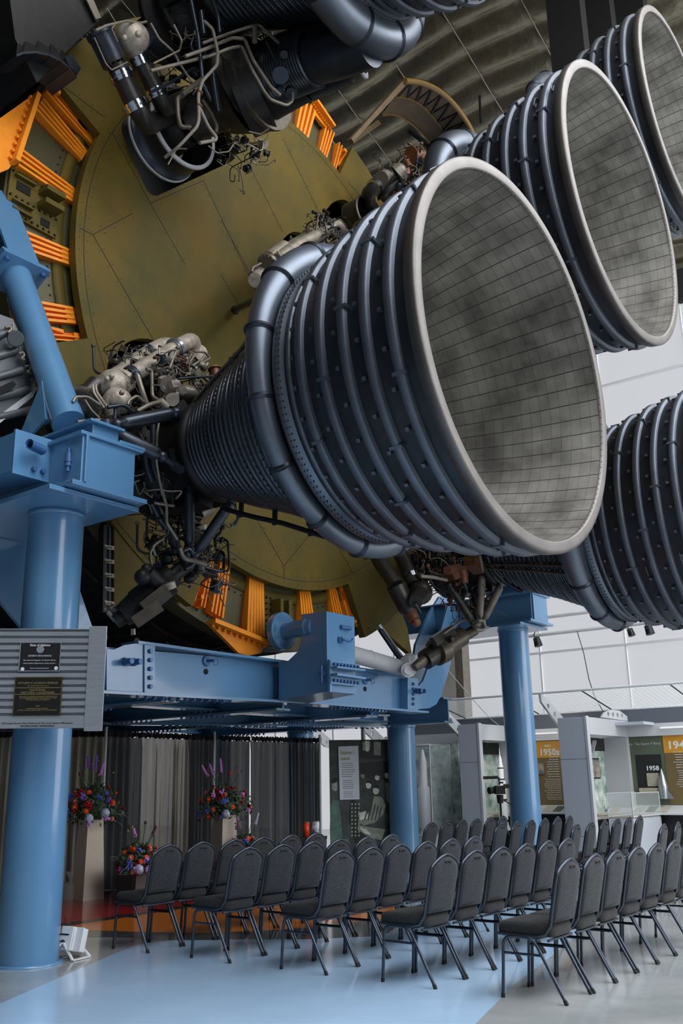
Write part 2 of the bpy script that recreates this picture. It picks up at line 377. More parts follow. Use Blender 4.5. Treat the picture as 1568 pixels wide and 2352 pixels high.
# quilted ceiling
cmesh = MB(); NU, NS = 420, 250
def cz(u, s):
    base = 20.2-.37*max(0, u)-.10*max(0, -u)
    a = abs(math.sin(math.pi*(u+.12*math.sin(s*.9))/.62)); b = abs(math.sin(math.pi*(s+5.2)/1.64))
    return base-.16*(a**.8)*(.4+.6*b**.4)
grid = []
for i in range(NU+1):
    u = -21+36*i/NU
    for j in range(NS+1):
        s = -26+29.5*j/NS
        grid.append(FP(u, s, cz(u, s)))
cmesh.add(grid, [(i*(NS+1)+j, (i+1)*(NS+1)+j, (i+1)*(NS+1)+j+1, i*(NS+1)+j+1) for i in range(NU) for j in range(NS)], 0, True)
M['quilt'] = mat('foil_insulation', (128, 122, 104), .34, .75, .12, .8, 1.0, 5)
struct(cmesh.build('ceiling', 'quilt', recalc=False))
mb = MB()
for k in range(12):
    s = -5.2-1.64*(k-4); 
    for i in range(20):
        u0 = -6+i; mb.cyl(FP(u0, s, cz(u0, s)-.06), FP(u0+1, s, cz(u0+1, s)-.06), .018, n=5, caps=False)
struct(mb.build('trim_1', 'pipeg'))
# dark roof girders at the upper right
for x0, x1, yb, u, lab in ((1252, 1330, 330, 4.6, 'broad black steel hanger, leftmost of three at the upper right ceiling'), (1330, 1398, 240, 5.4, 'black steel hanger, middle one of three at the upper right ceiling'), (1398, 1475, 150, 6.0, 'black steel hanger, rightmost of three at the upper right ceiling')):
    mb = MB(); a = PU(x0, 0, u); b = PU(x1, 0, u); c = PU(x1+6, yb, u); w = (b-a).length; base = Vector((a.x, a.y, c.z))
    mb.prism([base, base+(Vector((b.x, b.y, c.z))-base), base+(Vector((b.x, b.y, c.z))-base)+SD*.3, base+SD*.3], UP*(cz(u, toR(a).z)-c.z))
    mb.build('steel_hanger', 'black', at=base, label=lab, cat='beam')
mb = MB(); mb.pipe([FP(7, -7.5, cz(7, -7.5)), FP(9, -4, 13.0)], .07, 6); o = mb.build('tie_rod', 'black', at=FP(7, -7.5, 15), label='thin dark tie rod crossing the quilted ceiling', cat='rod')
mb = MB(); mb.pipe([PU(1101, 220, 6), PU(1104, 283, 6)], .03, 6); o = mb.build('hanger_rod', 'black', at=PU(1102, 250, 6), label='short thin vertical rod hanging under the quilted ceiling by the brown fairing', cat='rod')
# long dark beams and a strip lamp behind the left column
mb = MB()
for k in range(12): mb.box(FP(-8, -20, 4+k*.9), (.001, .001, .001)) if False else None
for k in range(9):
    a = FP(-9.5-k*.0, -12, 3.2+k*1.0); b = FP(-5.6, -22, 3.2+k*1.0); mb.cyl(a, b, .09, n=6)
o = mb.build('trim_2', 'hull'); struct(o)
t = thing('strip_lamp', 'thin white strip lamp glowing behind the left column, above the sign', 'lamp', PY(20, 1372, 22))
mb = MB(); mb.cyl(PY(-30, 1348, 22), PY(42, 1386, 22), .07, n=8); M['lampw'] = mat('lamp_tube', (240, 240, 240), .5, emit=(255, 255, 250), estr=.9); mb.build('tube', 'lampw', t)
mb = MB(); mb.cyl(PY(-30, 1346, 22)+UP*.1, PY(42, 1384, 22)+UP*.1, .07, n=6); mb.build('housing', 'dark', t)
# concrete pier against the glazing
mb = MB(); a = PU(1012, 1600, 13); 
for x0, x1, m in ((1010, 1048, 0), (1048, 1066, 1)):
    p = PU(x0, 1600, 13); q = PU(x1, 1600, 13); p.z = q.z = 0; mb.prism([p, q, q+SD*.4, p+SD*.4], UP*5.4, m)
mb.build('concrete_pier', ['conc', 'pipeg'], at=Vector((a.x, a.y, 0)), label='rough grey concrete pier standing against the glazing', cat='pier')
# service pipes along the glazing with small spotlights
for i, (pa, pb, lab) in enumerate((((1040, 1481), (1600, 1400), 'upper grey track pipe running along the glazing'), ((1070, 1441), (1600, 1370), 'second grey track pipe above the other, along the glazing'))):
    a = PU(*pa, 12.5); b = PU(*pb, 12.5); b.z = a.z
    mb = MB(); mb.cyl(a, b, .05, n=8); mb.build('track_pipe', 'mull', at=a, label=lab, cat='pipe')
def spot(x, y, u, lab, sc_=1):
    p = PU(x, y, u); t = thing('spotlight', lab, 'lamp', p, group='small black spotlights on the tracks')
    mb = MB(); mb.cyl(p+UP*.1*sc_, p-UP*.12*sc_+AX*.05, .09*sc_, .11*sc_, 16); mb.build('housing', 'dark', t)
    mb = MB(); mb.pipe([p+UP*.32*sc_, p+UP*.18*sc_-SD*.12*sc_, p+UP*.0-SD*.1*sc_], .015, 6); mb.build('yoke', 'dark', t)
spot(1232, 1474, 12.5, 'small dark spotlight hanging against the glazing, left of the boxed blue column head'); spot(1488, 1446, 12.5, 'small grey spotlight just below the right hand engine bell'); spot(1446, 1452, 12.5, 'small dark spotlight under the curved manifold tube of the right hand engine', .8)
# ================================================================ rocket stage
S0 = -5.66
stage = thing('rocket_stage', 'olive green round base of the huge rocket stage with orange rim brackets', 'rocket', Mx=Matrix.Translation(RP(0, 0, S0)))
SECT = (0, 90, 180, 270); HW = 22.5
def in_sect(a): return any(abs((a-c+180) % 360-180) < HW for c in SECT)
outer = []
for i in range(360):
    a = i+.5; r = 4.16 if in_sect(a) else 5.09
    if i and in_sect(a) != in_sect(a-1):   # straight slanted slot ends
        pass
    outer.append((r*math.cos(math.radians(a)), r*math.sin(math.radians(a))))
holes = [
 roundpoly([uv2(270, 285), uv2(345, 457), uv2(545, 365), uv2(500, 210), uv2(330, 250)], .22),
 roundpoly([uv2(243, 870), uv2(247, 830), uv2(300, 778), uv2(352, 777), uv2(430, 840), uv2(330, 930)], .2),
 roundpoly([uv2(643, 600), uv2(645, 552), uv2(672, 530), uv2(700, 537), uv2(740, 600), uv2(690, 640)], .2),
 roundpoly([uv2(748, 530), uv2(743, 490), uv2(765, 462), uv2(795, 456), uv2(850, 520), uv2(800, 560)], .2),
 roundpoly([uv2(780, 1235), uv2(800, 1262), uv2(838, 1290), uv2(880, 1260), uv2(830, 1200)], .15)]
cplate(outer, holes, .12, S0, 'heat_shield', 'olive', stage)
mb = MB(MR)
rin = [(3.9*math.cos(math.radians(a)), 3.9*math.sin(math.radians(a))) for a in range(0, 360, 3)]
rout = [(5.07*math.cos(math.radians(a)), 5.07*math.sin(math.radians(a))) for a in range(0, 360, 3)]
for i in range(120):
    j = (i+1) % 120
    mb.add([(*rin[i], S0-.24), (*rin[j], S0-.24), (*rout[j], S0-.24), (*rout[i], S0-.24), (*rout[i], S0-.5), (*rout[j], S0-.5)], [(0, 1, 2, 3), (3, 2, 5, 4)])
mb.build('outer_ring', 'olivedk', stage)
# hull with lengthwise stringers, dark behind the shield
mb = MB(MR)
ring = []
for k in range(120):
    a0 = 2*math.pi*k/120
    for da, r in ((.0, 5.0), (.015, 5.03), (.03, 5.03), (.042, 5.0)):
        ring.append((r*math.cos(a0+da), r*math.sin(a0+da)))
n = len(ring)
mb.add([(*q, S0-.5) for q in ring]+[(*q, -26) for q in ring], [(i, (i+1) % n, n+(i+1) % n, n+i) for i in range(n)])
mb.add([(4.98*math.cos(2*math.pi*i/48), 4.98*math.sin(2*math.pi*i/48), S0-1.5) for i in range(48)], [list(range(48))])
for k in range(14):
    s = S0-1.2-k*1.45
    mb.lathe([(s-.04, 5.0), (s-.04, 5.07), (s+.04, 5.07), (s+.04, 5.0)], n=96)
mb.build('hull', 'hull', stage)
# panel seams as narrow sealing strips, and rivets
mb = MB(MR); rv = MB(MR)
def strip(pts, w=.012, h=.003, s=S0):
    for a, b in zip(pts[:-1], pts[1:]):
        a = Vector((*a, s)); b = Vector((*b, s)); d = (b-a); L = d.length; d.normalize(); t = Vector((-d.y, d.x, 0))*w/2
        mb.prism([a-t, b-t, b+t, a+t], (0, 0, h))
def rivrow(a, b, off=.05, step=.22, r=.009, s=S0):
    a = Vector((*a, s)); b = Vector((*b, s)); d = b-a; L = d.length; d.normalize(); t = Vector((-d.y, d.x, 0))*off
    k = 0
    while k*step < L:
        for sg in (-1, 1): rv.bolt(a+d*(k*step)+t*sg, (0, 0, 1), r, .006, n=5)
        k += 1
seams = [[(257, 303), (345, 467), (425, 608)], [(345, 467), (467, 415)], [(183, 524), (213, 539), (319, 724), (372, 815)], [(213, 539), (305, 490)],
 [(467, 415), (550, 590), (600, 690)], [(555, 345), (650, 535)], [(650, 319), (726, 475), (745, 515)], [(508, 505), (570, 620)], [(508, 631), (550, 706)],
 [(587, 1189), (652, 1300), (710, 1229)], [(652, 1300), (652, 1330)], [(756, 1221), (809, 1315)], [(262, 1190), (345, 1290)], [(240, 270), (118, 178)], [(800, 420), (845, 470)]]
for sm in seams:
    pts = [uv2(*q) for q in sm]; strip(pts)
    for a, b in zip(pts[:-1], pts[1:]): rivrow(a, b)
for R_, w in ((4.03, .01),):
    strip([(R_*math.cos(math.radians(a)), R_*math.sin(math.radians(a))) for a in range(0, 361, 3)], w)
mb.build('panel_seams', 'seam', stage)
for R_ in (3.97, 4.1):
    for k in range(150):
        a = 2*math.pi*k/150; rv.bolt((R_*math.cos(a), R_*math.sin(a), S0), (0, 0, 1), .008, .006, n=5)
for c in (90, 180, 270):
    for R_, N in ((4.27, 34), (4.42, 26), (4.96, 18)):
        for k in range(N):
            a = math.radians(c-HW+1+(2*HW-2)*k/N); rv.bolt((R_*math.cos(a), R_*math.sin(a), S0-.24), (0, 0, 1), .016, .015, n=6)
rvo = rv.build('rivets', 'rivet', stage); rvo['kind'] = 'stuff'
# inner joint flange inside the slots
for c in (90, 180, 270):
    mb = MB(MR); mb.lathe([(S0-.24, 4.36), (S0-.21, 4.36), (S0-.21, 4.20), (S0-.24, 4.20)], n=20, t0=math.radians(c-HW), t1=math.radians(c+HW))
    mb.build('joint_flange', 'olive', stage)
# orange brackets
def bracket(pin, pout, w, half=False, ribs=4):
    a = Vector((*uv2(*pin, S0-.17), 0)); b = Vector((*uv2(*pout, S0-.12), 0)); d = (b-a); L = d.length; d.normalize(); t = Vector((-d.y, d.x, 0))
    mb = MB(MR); z0 = S0-.235; h0, h1 = .07, .15
    def P(l, q, z): p = a+d*l+t*q; return (p.x, p.y, z0+z)
    w0, w1 = w*.82, w
    mb.prism([P(0, -w0/2, .0), P(L, -w1/2, .0), P(L, w1/2, .0), P(0, w0/2, .0)], (0, 0, .03), 1)
    mb.prism([P(-.02, -w0/2, .0), P(L*.16, -w0/2, .0), P(L*.16, w0/2, .0), P(-.02, w0/2, .0)], (0, 0, h0), 0)
    for k in range(ribs):
        f = k/(ribs-1)-.5; rw = w*.13
        q0, q1 = f*(w0-rw), f*(w1-rw)
        vs = [P(.02, q0-rw/2, 0), P(L, q1-rw/2, 0), P(L, q1+rw/2, 0), P(.02, q0+rw/2, 0), P(.02, q0-rw/2, h0+.01), P(L, q1-rw/2, h1), P(L, q1+rw/2, h1), P(.02, q0+rw/2, h0+.01)]
        if half and k == 0: vs = [P(L*.35, q0-rw/2-.03, 0), P(L, q1-w*.45, 0), P(L, q1-w*.4, 0), P(L*.35, q0+rw/2, 0), P(L*.35, q0-rw/2-.03, h0), P(L, q1-w*.45, h1), P(L, q1-w*.4, h1), P(L*.35, q0+rw/2, h0)]
        mb.add(vs, [(3, 2, 1, 0), (4, 5, 6, 7), (0, 1, 5, 4), (1, 2, 6, 5), (2, 3, 7, 6), (3, 0, 4, 7)], 0)
    for k in range(3): mb.bolt(P(L*.07, (k/2-.5)*w0*.7, h0), (0, 0, 1), .014, .012)
    if half: mb.box(P(L*.86, -w*.35, .14), (w*.35, w*.35, .1), None, 0)
    mb.build('bracket', ['orange', 'orangedeep'], stage)
for pin, pout, w, hf, rb in [((212, 322), (108, 205), .17, True, 3), ((191, 355), (88, 240), .26, False, 4), ((170, 450), (42, 362), .27, False, 4), ((163, 592), (28, 543), .27, False, 4),
    ((172, 725), (40, 708), .27, False, 4), ((190, 776), (72, 765), .15, True, 3), ((484, 1283), (458, 1392), .15, True, 3), ((516, 1298), (495, 1413), .25, False, 4), ((588, 1322), (584, 1458), .38, False, 6),
    ((698, 1352), (706, 1445), .32, False, 5), ((761, 1348), (778, 1436), .24, False, 4), ((786, 1343), (816, 1440), .15, True, 3),
    ((690, 318), (708, 238), .40, False, 4), ((737, 368), (756, 296), .26, False, 4), ((768, 395), (783, 335), .18, True, 3)]:
    bracket(pin, pout, w, hf, rb)
# orange corner gussets outside the rim
def gusset(poly, edge):
    mb = MB(); pts = [PS(x, y, S0-.1) for x, y in poly]; mb.prism(pts, -AX*.06)
    e0, e1 = [PS(x, y, S0-.1) for x, y in edge]; d = (e1-e0).normalized(); t = d.cross(AX).normalized()
    mb.prism([e0-t*.03, e1-t*.03, e1+t*.03, e0+t*.03], AX*.14)
    k = 0
    for k in range(10): mb.bolt(e0+d*((e1-e0).length*(k+.5)/10)+t*.05, -t if k < 0 else AX, .022, .05)
    mb.build('gusset', 'orange', stage)
gusset([(-40, 412), (-40, 300), (70, 222), (78, 228), (40, 345), (28, 378), (20, 388)], [(76, 224), (26, 378)])
gusset([(477, 1428), (560, 1462), (608, 1478), (600, 1500), (570, 1506), (548, 1500)], [(478, 1427), (610, 1480)])
gusset([(716, 236), (740, 262), (757, 296), (745, 290), (722, 262)], [(716, 236), (757, 296)])
# attachment fitting plates in the slots
def fitting(c, r0, r1, da):
    mb = MB(MR); a = math.radians(c); rr = Matrix.Rotation(a, 3, 'Z')
    def P(r, q, z): p = rr @ Vector((r, q, z)); return (p.x, p.y, p.z)
    W2 = da
    mb.prism([P(r0, -W2, S0-.24), P(r1, -W2, S0-.24), P(r1, W2, S0-.24), P(r0, W2, S0-.24)], (0, 0, .05))
    for q in (-W2*.75, -W2*.45, W2*.5, W2*.8): 
        mb.prism([P(r0+.4, q-.012, S0-.19), P(r1-.05, q-.012, S0-.19), P(r1-.05, q+.012, S0-.19), P(r0+.4, q+.012, S0-.19)], (0, 0, .07))
    mb.prism([P(r0+.05, -.17, S0-.19), P(r0+.33, -.17, S0-.19), P(r0+.33, -.10, S0-.19), P(r0+.05, -.10, S0-.19)], (0, 0, .2))
    mb.prism([P(r0+.05, .02, S0-.19), P(r0+.33, .02, S0-.19), P(r0+.33, .09, S0-.19), P(r0+.05, .09, S0-.19)], (0, 0, .2))
    for i in range(9):
        for q in (-W2*.9, -W2*.6, W2*.3, W2*.9): mb.bolt(P(r0+.03+(r1-r0-.06)*i/8, q, S0-.19), (0, 0, 1), .018, .03, 1)
    mb.prism([P(r1-.30, -.12, S0-.19), P(r1-.1, -.12, S0-.19), P(r1-.1, .0, S0-.19), P(r1-.30, 0, S0-.19)], (0, 0, .012), 2)
    mb.prism([P(r0+.12, .2, S0-.19), P(r0+.25, .2, S0-.19), P(r0+.25, .3, S0-.19), P(r0+.12, .3, S0-.19)], (0, 0, .012), 2)
    mb.build('attachment_fitting', ['olive', 'rivet', 'black'], stage)
fitting(178, 4.3, 5.04, .38); fitting(270, 4.3, 5.04, .3)
# corner fairing supports of the far lower engine bay
mb = MB()
mb.prism([PS(905, 1362, S0-.3), PS(935, 1440, S0-.3), PS(946, 1505, S0-.3), PS(862, 1432, S0-.3)], -AX*.1)
mb.build('corner_panel', 'olive', stage)
mb = MB()
mb.prism([PS(862, 690, S0-.3)+Vector((0, 0, 0)), PS(905, 600, S0-.3), PS(862, 430, S0-.3), PS(800, 380, S0-.3)], -AX*.05)
mb.build('corner_panel', 'olive', stage)
mb = MB()
mb.prism([PS(262, 1185, S0-.02), PS(262, 1393, S0-.02), PS(300, 1406, S0-.02), PS(400, 1366, S0-.02), PS(425, 1335, S0-.02), PS(330, 1200, S0-.02)], -AX*.1)
mb.build('corner_panel', 'olive', stage)
# edge rail with perforated lugs down the lower left corner
mb = MB()
mb.prism([PS(238, 1205, S0-.05), PS(262, 1205, S0-.05), PS(262, 1405, S0-.05), PS(236, 1405, S0-.05)], -AX*.1, 0)
mb.cyl(PS(249, 1210, S0+.05), PS(250, 1400, S0+.05), .02, m=1)
for k in range(5):
    y = 1254+k*32
    mb.prism([PS(237, y-3, S0+.06), PS(260, y+1, S0+.06), PS(260, y+10, S0+.06), PS(241, y+7, S0+.06)], AX*.02, 2)
    for q in (245, 250, 255): mb.bolt(PS(q, y+4, S0+.08), AX, .01, .006, 0)
mb.build('lug_rail', ['dark', 'gun', 'pipeg'], stage)
# dark thrust structure seen below the plate
mb = MB(MR)
for k in range(9):
    u = -4.3+k*.55; mb.cyl((u, -5.1, S0-.9), (u+.2, -5.1, -12), .05)
for v in (-4.2, -3.8, -3.4, -3.0, -2.6):
    mb.box2((-6.4, v-.06, S0-1.4), (-4.4, v+.06, S0-1.1))
mb.build('thrust_structure', 'hull', stage)

# ================================================================ engines
BANDS = [(-.272, 1.813), (-.544, 1.767), (-.808, 1.717), (-1.105, 1.641), (-1.404, 1.551), (-1.60, 1.49)]
SH = [(-.02, 1.785), (-.27, 1.760), (-.54, 1.714), (-.81, 1.662), (-1.1, 1.59), (-1.4, 1.50), (-1.74, 1.395)]
def engine_frame(u, v, roll):
    return MR @ Matrix.Translation((u, v, 0)) @ Matrix.Rotation(math.radians(roll), 4, 'Z')
def make_core(label, Mx):
    root = thing('rocket_engine', label, 'rocket engine', Mx=Mx, group='rocket engines of the stage')
    # nozzle extension shell, outer and inner skins
    mb = MB(Mx); mb.lathe(SH, n=128); mb.build('nozzle_shell', 'shell', root)
    inner = [(-.01, 1.725), (-.27, 1.69), (-.54, 1.645), (-.81, 1.595), (-1.1, 1.525), (-1.4, 1.44), (-1.74, 1.34)]
    mb = MB(Mx); mb.lathe(inner, n=144); mb.build('nozzle_liner', 'tile', root, recalc=False)
    mb = MB(Mx); mb.lathe([(-1.74, 1.33), (-1.9, 1.24), (-2.4, 1.07), (-2.85, .88), (-3.3, .70), (-3.75, .5), (-3.95, .45), (-4.3, .5), (-4.5, .5), (-4.5, .0)], n=96); mb.build('chamber_liner', 'tile', root, recalc=False)
    mb = MB(Mx); mb.lathe([(-1.76, 1.30), (-1.72, 1.30), (-1.70, 1.35), (-1.76, 1.36)], n=96); mb.build('exhaust_slot_ring', 'rib', root)
    mb = MB(Mx)
    mb.lathe([(-.105, 1.78), (-.10, 1.828), (-.015, 1.836), (0, 1.83), (.006, 1.80), (.006, 1.735), (-.0, 1.722), (-.03, 1.72)], n=144)
    for k in range(144):
        a = 2*math.pi*k/144; mb.box((1.728*math.cos(a), 1.728*math.sin(a), -.012), (.014, .014, .02))
    mb.build('nozzle_lip', 'lip', root)
    for i, (s, R) in enumerate(BANDS):
        mb = MB(Mx); r0 = R-.058; w = .046
        if i < 5:
            mb.lathe([(s-w-.02, r0-.01), (s-w-.015, r0+.004), (s-w, r0+.006), (s-w*.85, R-.008), (s-w*.55, R), (s+w*.55, R), (s+w*.85, R-.010), (s+w, r0), (s+w+.03, r0-.012), (s+w+.03, r0-.03)], n=128)
            for k in range(132):
                a = 2*math.pi*k/132; mb.box((r0*math.cos(a)*1.002, r0*math.sin(a)*1.002, s+w+.018), (.016, .016, .012), Matrix.Rotation(a, 3, 'Z'), 1)
            N = 34
            for k in range(N):
                a = 2*math.pi*(k+.5*(i % 2))/N; rr = r0+.012; c, n_ = math.cos(a), math.sin(a)
                mb.box((rr*c, rr*n_, s-w-.055), (.03, .034, .035), Matrix.Rotation(a, 3, 'Z'), 0)
            for k in range(6):
                a = 2*math.pi*(k+.3*i)/6; mb.box(((R-.03)*math.cos(a), (R-.03)*math.sin(a), s), (.07, .03, .125), Matrix.Rotation(a, 3, 'Z'), 0)
        else:
            mb.lathe([(s-.03, r0), (s-.02, r0+.03), (s+.02, r0+.03), (s+.03, r0)], n=128)
        mb.build('stiffening_band', ['rib', 'rivet'], root)
    # perforated joint ring behind the first band
    mb = MB(Mx); mb.lathe([(-1.80, 1.36), (-1.80, 1.44), (-1.77, 1.455), (-1.70, 1.44), (-1.66, 1.40), (-1.62, 1.40)], n=128)
    for k in range(150):
        a = 2*math.pi*k/150
        for q in (-1.745, -1.71): mb.bolt((1.445*math.cos(a), 1.445*math.sin(a), q), (math.cos(a), math.sin(a), 0), .008, .012, 1, 5)
    mb.build('joint_ring', ['manif', 'rivet'], root)
    # lifting handles and clips
    for a, s in ((168, -.17), (171, -.40), (176, -.93), (181, -1.55), (330, -.17), (333, -.4)):
        mb = MB(Mx); a = math.radians(a); R = [r for z, r in SH if z <= s][0]+.01; w = .075/R
        def Q(da, h): return ((R+h)*math.cos(a+da), (R+h)*math.sin(a+da), s)
        mb.pipe([Q(-w, 0), Q(-w, .055), Q(w, .055), Q(w, 0)], .009, 6); mb.pipe([Q(-w*.8, .01), Q(w*.8, .01)], .014, 6)
        mb.build('handle', 'rib', root)
    # tube-wall thrust chamber with hoop bands
    CH = [(-1.86, 1.37), (-2.4, 1.145), (-2.847, .948), (-3.3, .79), (-3.666, .647), (-3.86, .57)]
    def RC(s):
        for (a, b), (c, d) in zip(CH[:-1], CH[1:]):
            if c <= s <= a: return b+(d-b)*(s-a)/(c-a)
        return CH[-1][1]
    prof = []; s = -1.88; k = 0
    while s > -3.84:
        st = .098 if s > -2.9 else .088; R = RC(s)
        for f, h in ((0, -.03), (.12, .0), (.3, .022), (.55, .028), (.78, .012), (.92, -.022)): prof.append((s-f*st, RC(s-f*st)-.01+h))
        s -= st; k += 1
    mb = MB(Mx); mb.lathe(prof, n=96)
    for j in range(10):
        s = -2.0-j*.19; R = RC(s)+.002
        for k in range(90):
            a = 2*math.pi*k/90; mb.box((R*math.cos(a), R*math.sin(a), s), (.012, .016, .012), Matrix.Rotation(a, 3, 'Z'), 1)
    mb.build('thrust_chamber', ['tube', 'rivet'], root)
    # combustion chamber, dome, gimbal
    mb = MB(Mx)
    mb.lathe([(-3.82, .55), (-3.86, .62), (-3.93, .62), (-3.96, .56), (-4.2, .56), (-4.45, .60), (-4.47, .68), (-4.56, .68), (-4.58, .60), (-4.75, .60), (-4.8, .70), (-4.88, .70), (-4.92, .55), (-5.05, .40), (-5.12, .25), (-5.66, .25)], n=56)
    for a in range(0, 360, 60):
        c, d = math.cos(math.radians(a)), math.sin(math.radians(a))
        mb.box((c*.6, d*.6, -4.25), (.16, .22, .5), Matrix.Rotation(math.radians(a), 3, 'Z'))
    for a in range(0, 360, 15):
        c, d = math.cos(math.radians(a)), math.sin(math.radians(a)); mb.bolt((c*.64, d*.64, -4.47), (0, 0, 1), .022, .04)
    mb.box((0, 0, -5.3), (.5, .5, .3))
    mb.build('combustion_chamber', 'dark', root)
    # exhaust manifold: a hollow ring that swells towards its inlet at +y
    mb = MB(Mx); pts = []; rad = []
    for k in range(120):
        a = 2*math.pi*k/120+math.pi/2; f = (1+math.cos(a-math.pi/2))/2; r = .105+.135*f**1.3
        R = 1.335+r+.0; pts.append((R*math.cos(a), R*math.sin(a), -1.95)); rad.append(r)
    mb.sweep(pts, rad, 22, closed=True)
    mani = mb.build('exhaust_manifold', 'manif', root)
    for k in range(14):
        a = 2*math.pi*(k+.5)/14+math.pi/2; f = (1+math.cos(a-math.pi/2))/2; r = .105+.135*f**1.3; R = 1.335+r
        t = Vector((-math.sin(a), math.cos(a), 0)); c = Vector((R*math.cos(a), R*math.sin(a), -1.95))
        mb = MB(Mx); mb.lathe([(-.03, r-.01), (-.025, r+.012), (-.008, r+.012), (-.005, r+.026), (.005, r+.026), (.008, r+.012), (.025, r+.012), (.03, r-.01)], c, t, 24); mb.build('clamp_ring', 'gun', mani)
    # turbine exhaust duct with bellows, parallel to the engine axis
    mb = MB(Mx)
    mb.pipe([(0, 1.25, -4.3), (0, 1.42, -3.0), (0, 1.55, -2.45), (0, 1.62, -2.0)], .30, 24, bend=.3, seg=6)
    mb.build('turbine_exhaust_duct', 'gun', root)
    mb = MB(Mx); prof = []
    for k in range(17):
        z = k*.042; prof += [(z, .33), (z+.01, .375), (z+.03, .375), (z+.04, .33)]
    mb.lathe(prof, (0, 1.33, -3.55), (0, .13, 1.0), 36); mb.build('bellows', 'tube', root)
    mb = MB(Mx); mb.lathe([(-4.45, .2), (-4.43, .40), (-4.2, .44), (-4.17, .50), (-4.05, .52), (-4.03, .46), (-3.7, .42), (-3.6, .34)], (0, 1.22, 0), (0, .02, 1), 40)
    mb.build('turbopump', 'pipedk', root)
    # sensing lines running down the chamber
    for a0, off in ((178, .05), (172, .05), (306, .14)):
        mb = MB(Mx); a = math.radians(a0); c, d = math.cos(a), math.sin(a)
        P = [((RC(s)+off)*c, (RC(s)+off)*d, s) for s in (-3.8, -3.3, -2.9, -2.4, -2.05)]
        mb.pipe(P, .02 if off < .1 else .028, 8)
        for q in (-3.5, -3.0, -2.5, -2.15): mb.box(((RC(q)+off*.6)*c, (RC(q)+off*.6)*d, q), (off+.05, .03, .05), Matrix.Rotation(a, 3, 'Z'))
        mb.build('sensing_line', 'bronze' if off < .1 else 'dark', root)
    return root
E1 = make_core('nearest and largest rocket engine, its open bell dominating the centre', engine_frame(-3.27, -3.27, -38))
ENG = {'E1': E1}
for key, u, v, roll, lab in (('C', 0, 0, -15, 'centre rocket engine whose bell rim rises behind the nearest bell'),
    ('E5', -3.27, 3.27, -158, 'rocket engine at top left with dark plumbing, its bell cut by the upper edge'),
    ('E3', 3.27, 3.27, -60, 'farthest rocket engine at the upper right corner, with brownish bell interior'),
    ('E4', 3.27, -3.27, 42, 'lower right rocket engine, ribbed bell cut by the right photo edge')):
    ENG[key] = copy_tree(E1, engine_frame(u, v, roll), lab)
# ---------------------------------------------------------------- machinery around the engine heads
def clutter(root, c, h, n, seed, mats=('pipedk', 'pipeg', 'gun', 'bronze'), rmin=.006, rmax=.02):
    """pipework and small valves filling a block c +- h given in rocket coordinates"""
    rg = random.Random(seed); pm = MB(MR); bm_ = MB(MR); wm = MB(MR); c = Vector(c); h = Vector(h)
    for i in range(n):
        p = Vector([c[k]+rg.uniform(-1, 1)*h[k] for k in range(3)]); P = [p.copy()]; axp = rg.randrange(3)
        for k in range(rg.randint(2, 5)):
            q = P[-1].copy(); axn = rg.choice([a for a in range(3) if a != axp]); axp = axn
            L = rg.uniform(.08, .38)*rg.choice((-1, 1))
            if abs(q[axn]+L-c[axn]) > h[axn]*1.05: L = -L*.5
            q[axn] += L; q += Vector([rg.uniform(-.05, .05) for _ in range(3)]); P.append(q)
        r = rmin+(rmax-rmin)*rg.random()**2
        pm.pipe(P, r, 7 if r < .02 else 9, rg.randrange(4), bend=.07)
        for q in (P[0], P[-1]): pm.ball(q, r*1.9, rg.randrange(4), 8)
    for i in range(int(n*.75)):
        p = Vector([c[k]+rg.uniform(-1, 1)*h[k]*.9 for k in range(3)]); t = rg.random(); d = Vector([rg.uniform(-1, 1) for _ in range(3)]).normalized(); m = rg.randrange(4)
        r = rg.uniform(.025, .065)
        if t < .4:
            bm_.cyl(p, p+d*r*2.4, r, n=12, m=m); bm_.cyl(p+d*r*.2, p+d*r*.5, r*1.35, n=12, m=m); bm_.cyl(p+d*r*1.9, p+d*r*2.1, r*1.35, n=12, m=m)
            for k in range(6):
                e = d.orthogonal().normalized(); e.rotate(Matrix.Rotation(k*math.pi/3, 3, d)); bm_.bolt(p+e*r*1.15+d*r*2.1, d, r*.13, r*.2, m)
        elif t < .6: bm_.ball(p, r*1.1, m, 12, (1, 1, rg.uniform(.8, 1.6)))
        elif t < .85: bm_.box(p, (r*2, r*1.5, r*1.2), d.to_track_quat('Z', 'Y').to_matrix(), m)
        else:
            bm_.lathe([(0, r*.5), (0, r), (r*.4, r), (r*.4, r*.6), (r*1.4, r*.5), (r*1.4, r*.8), (r*1.7, r*.8), (r*1.7, 0)], p, d, 12, m)
    for i in range(int(n*.5)):
        p = Vector([c[k]+rg.uniform(-1, 1)*h[k] for k in range(3)]); P = [p]
        for k in range(6): P.append(P[-1]+Vector([rg.uniform(-1, 1)*.13 for _ in range(3)])+Vector((0, -.03, .02)))
        wm.pipe(P, rg.uniform(.005, .010), 5, bend=.06)
    pm.build('pipework', list(mats), root); bm_.build('valves', list(mats), root); wm.build('wiring', 'wire', root)
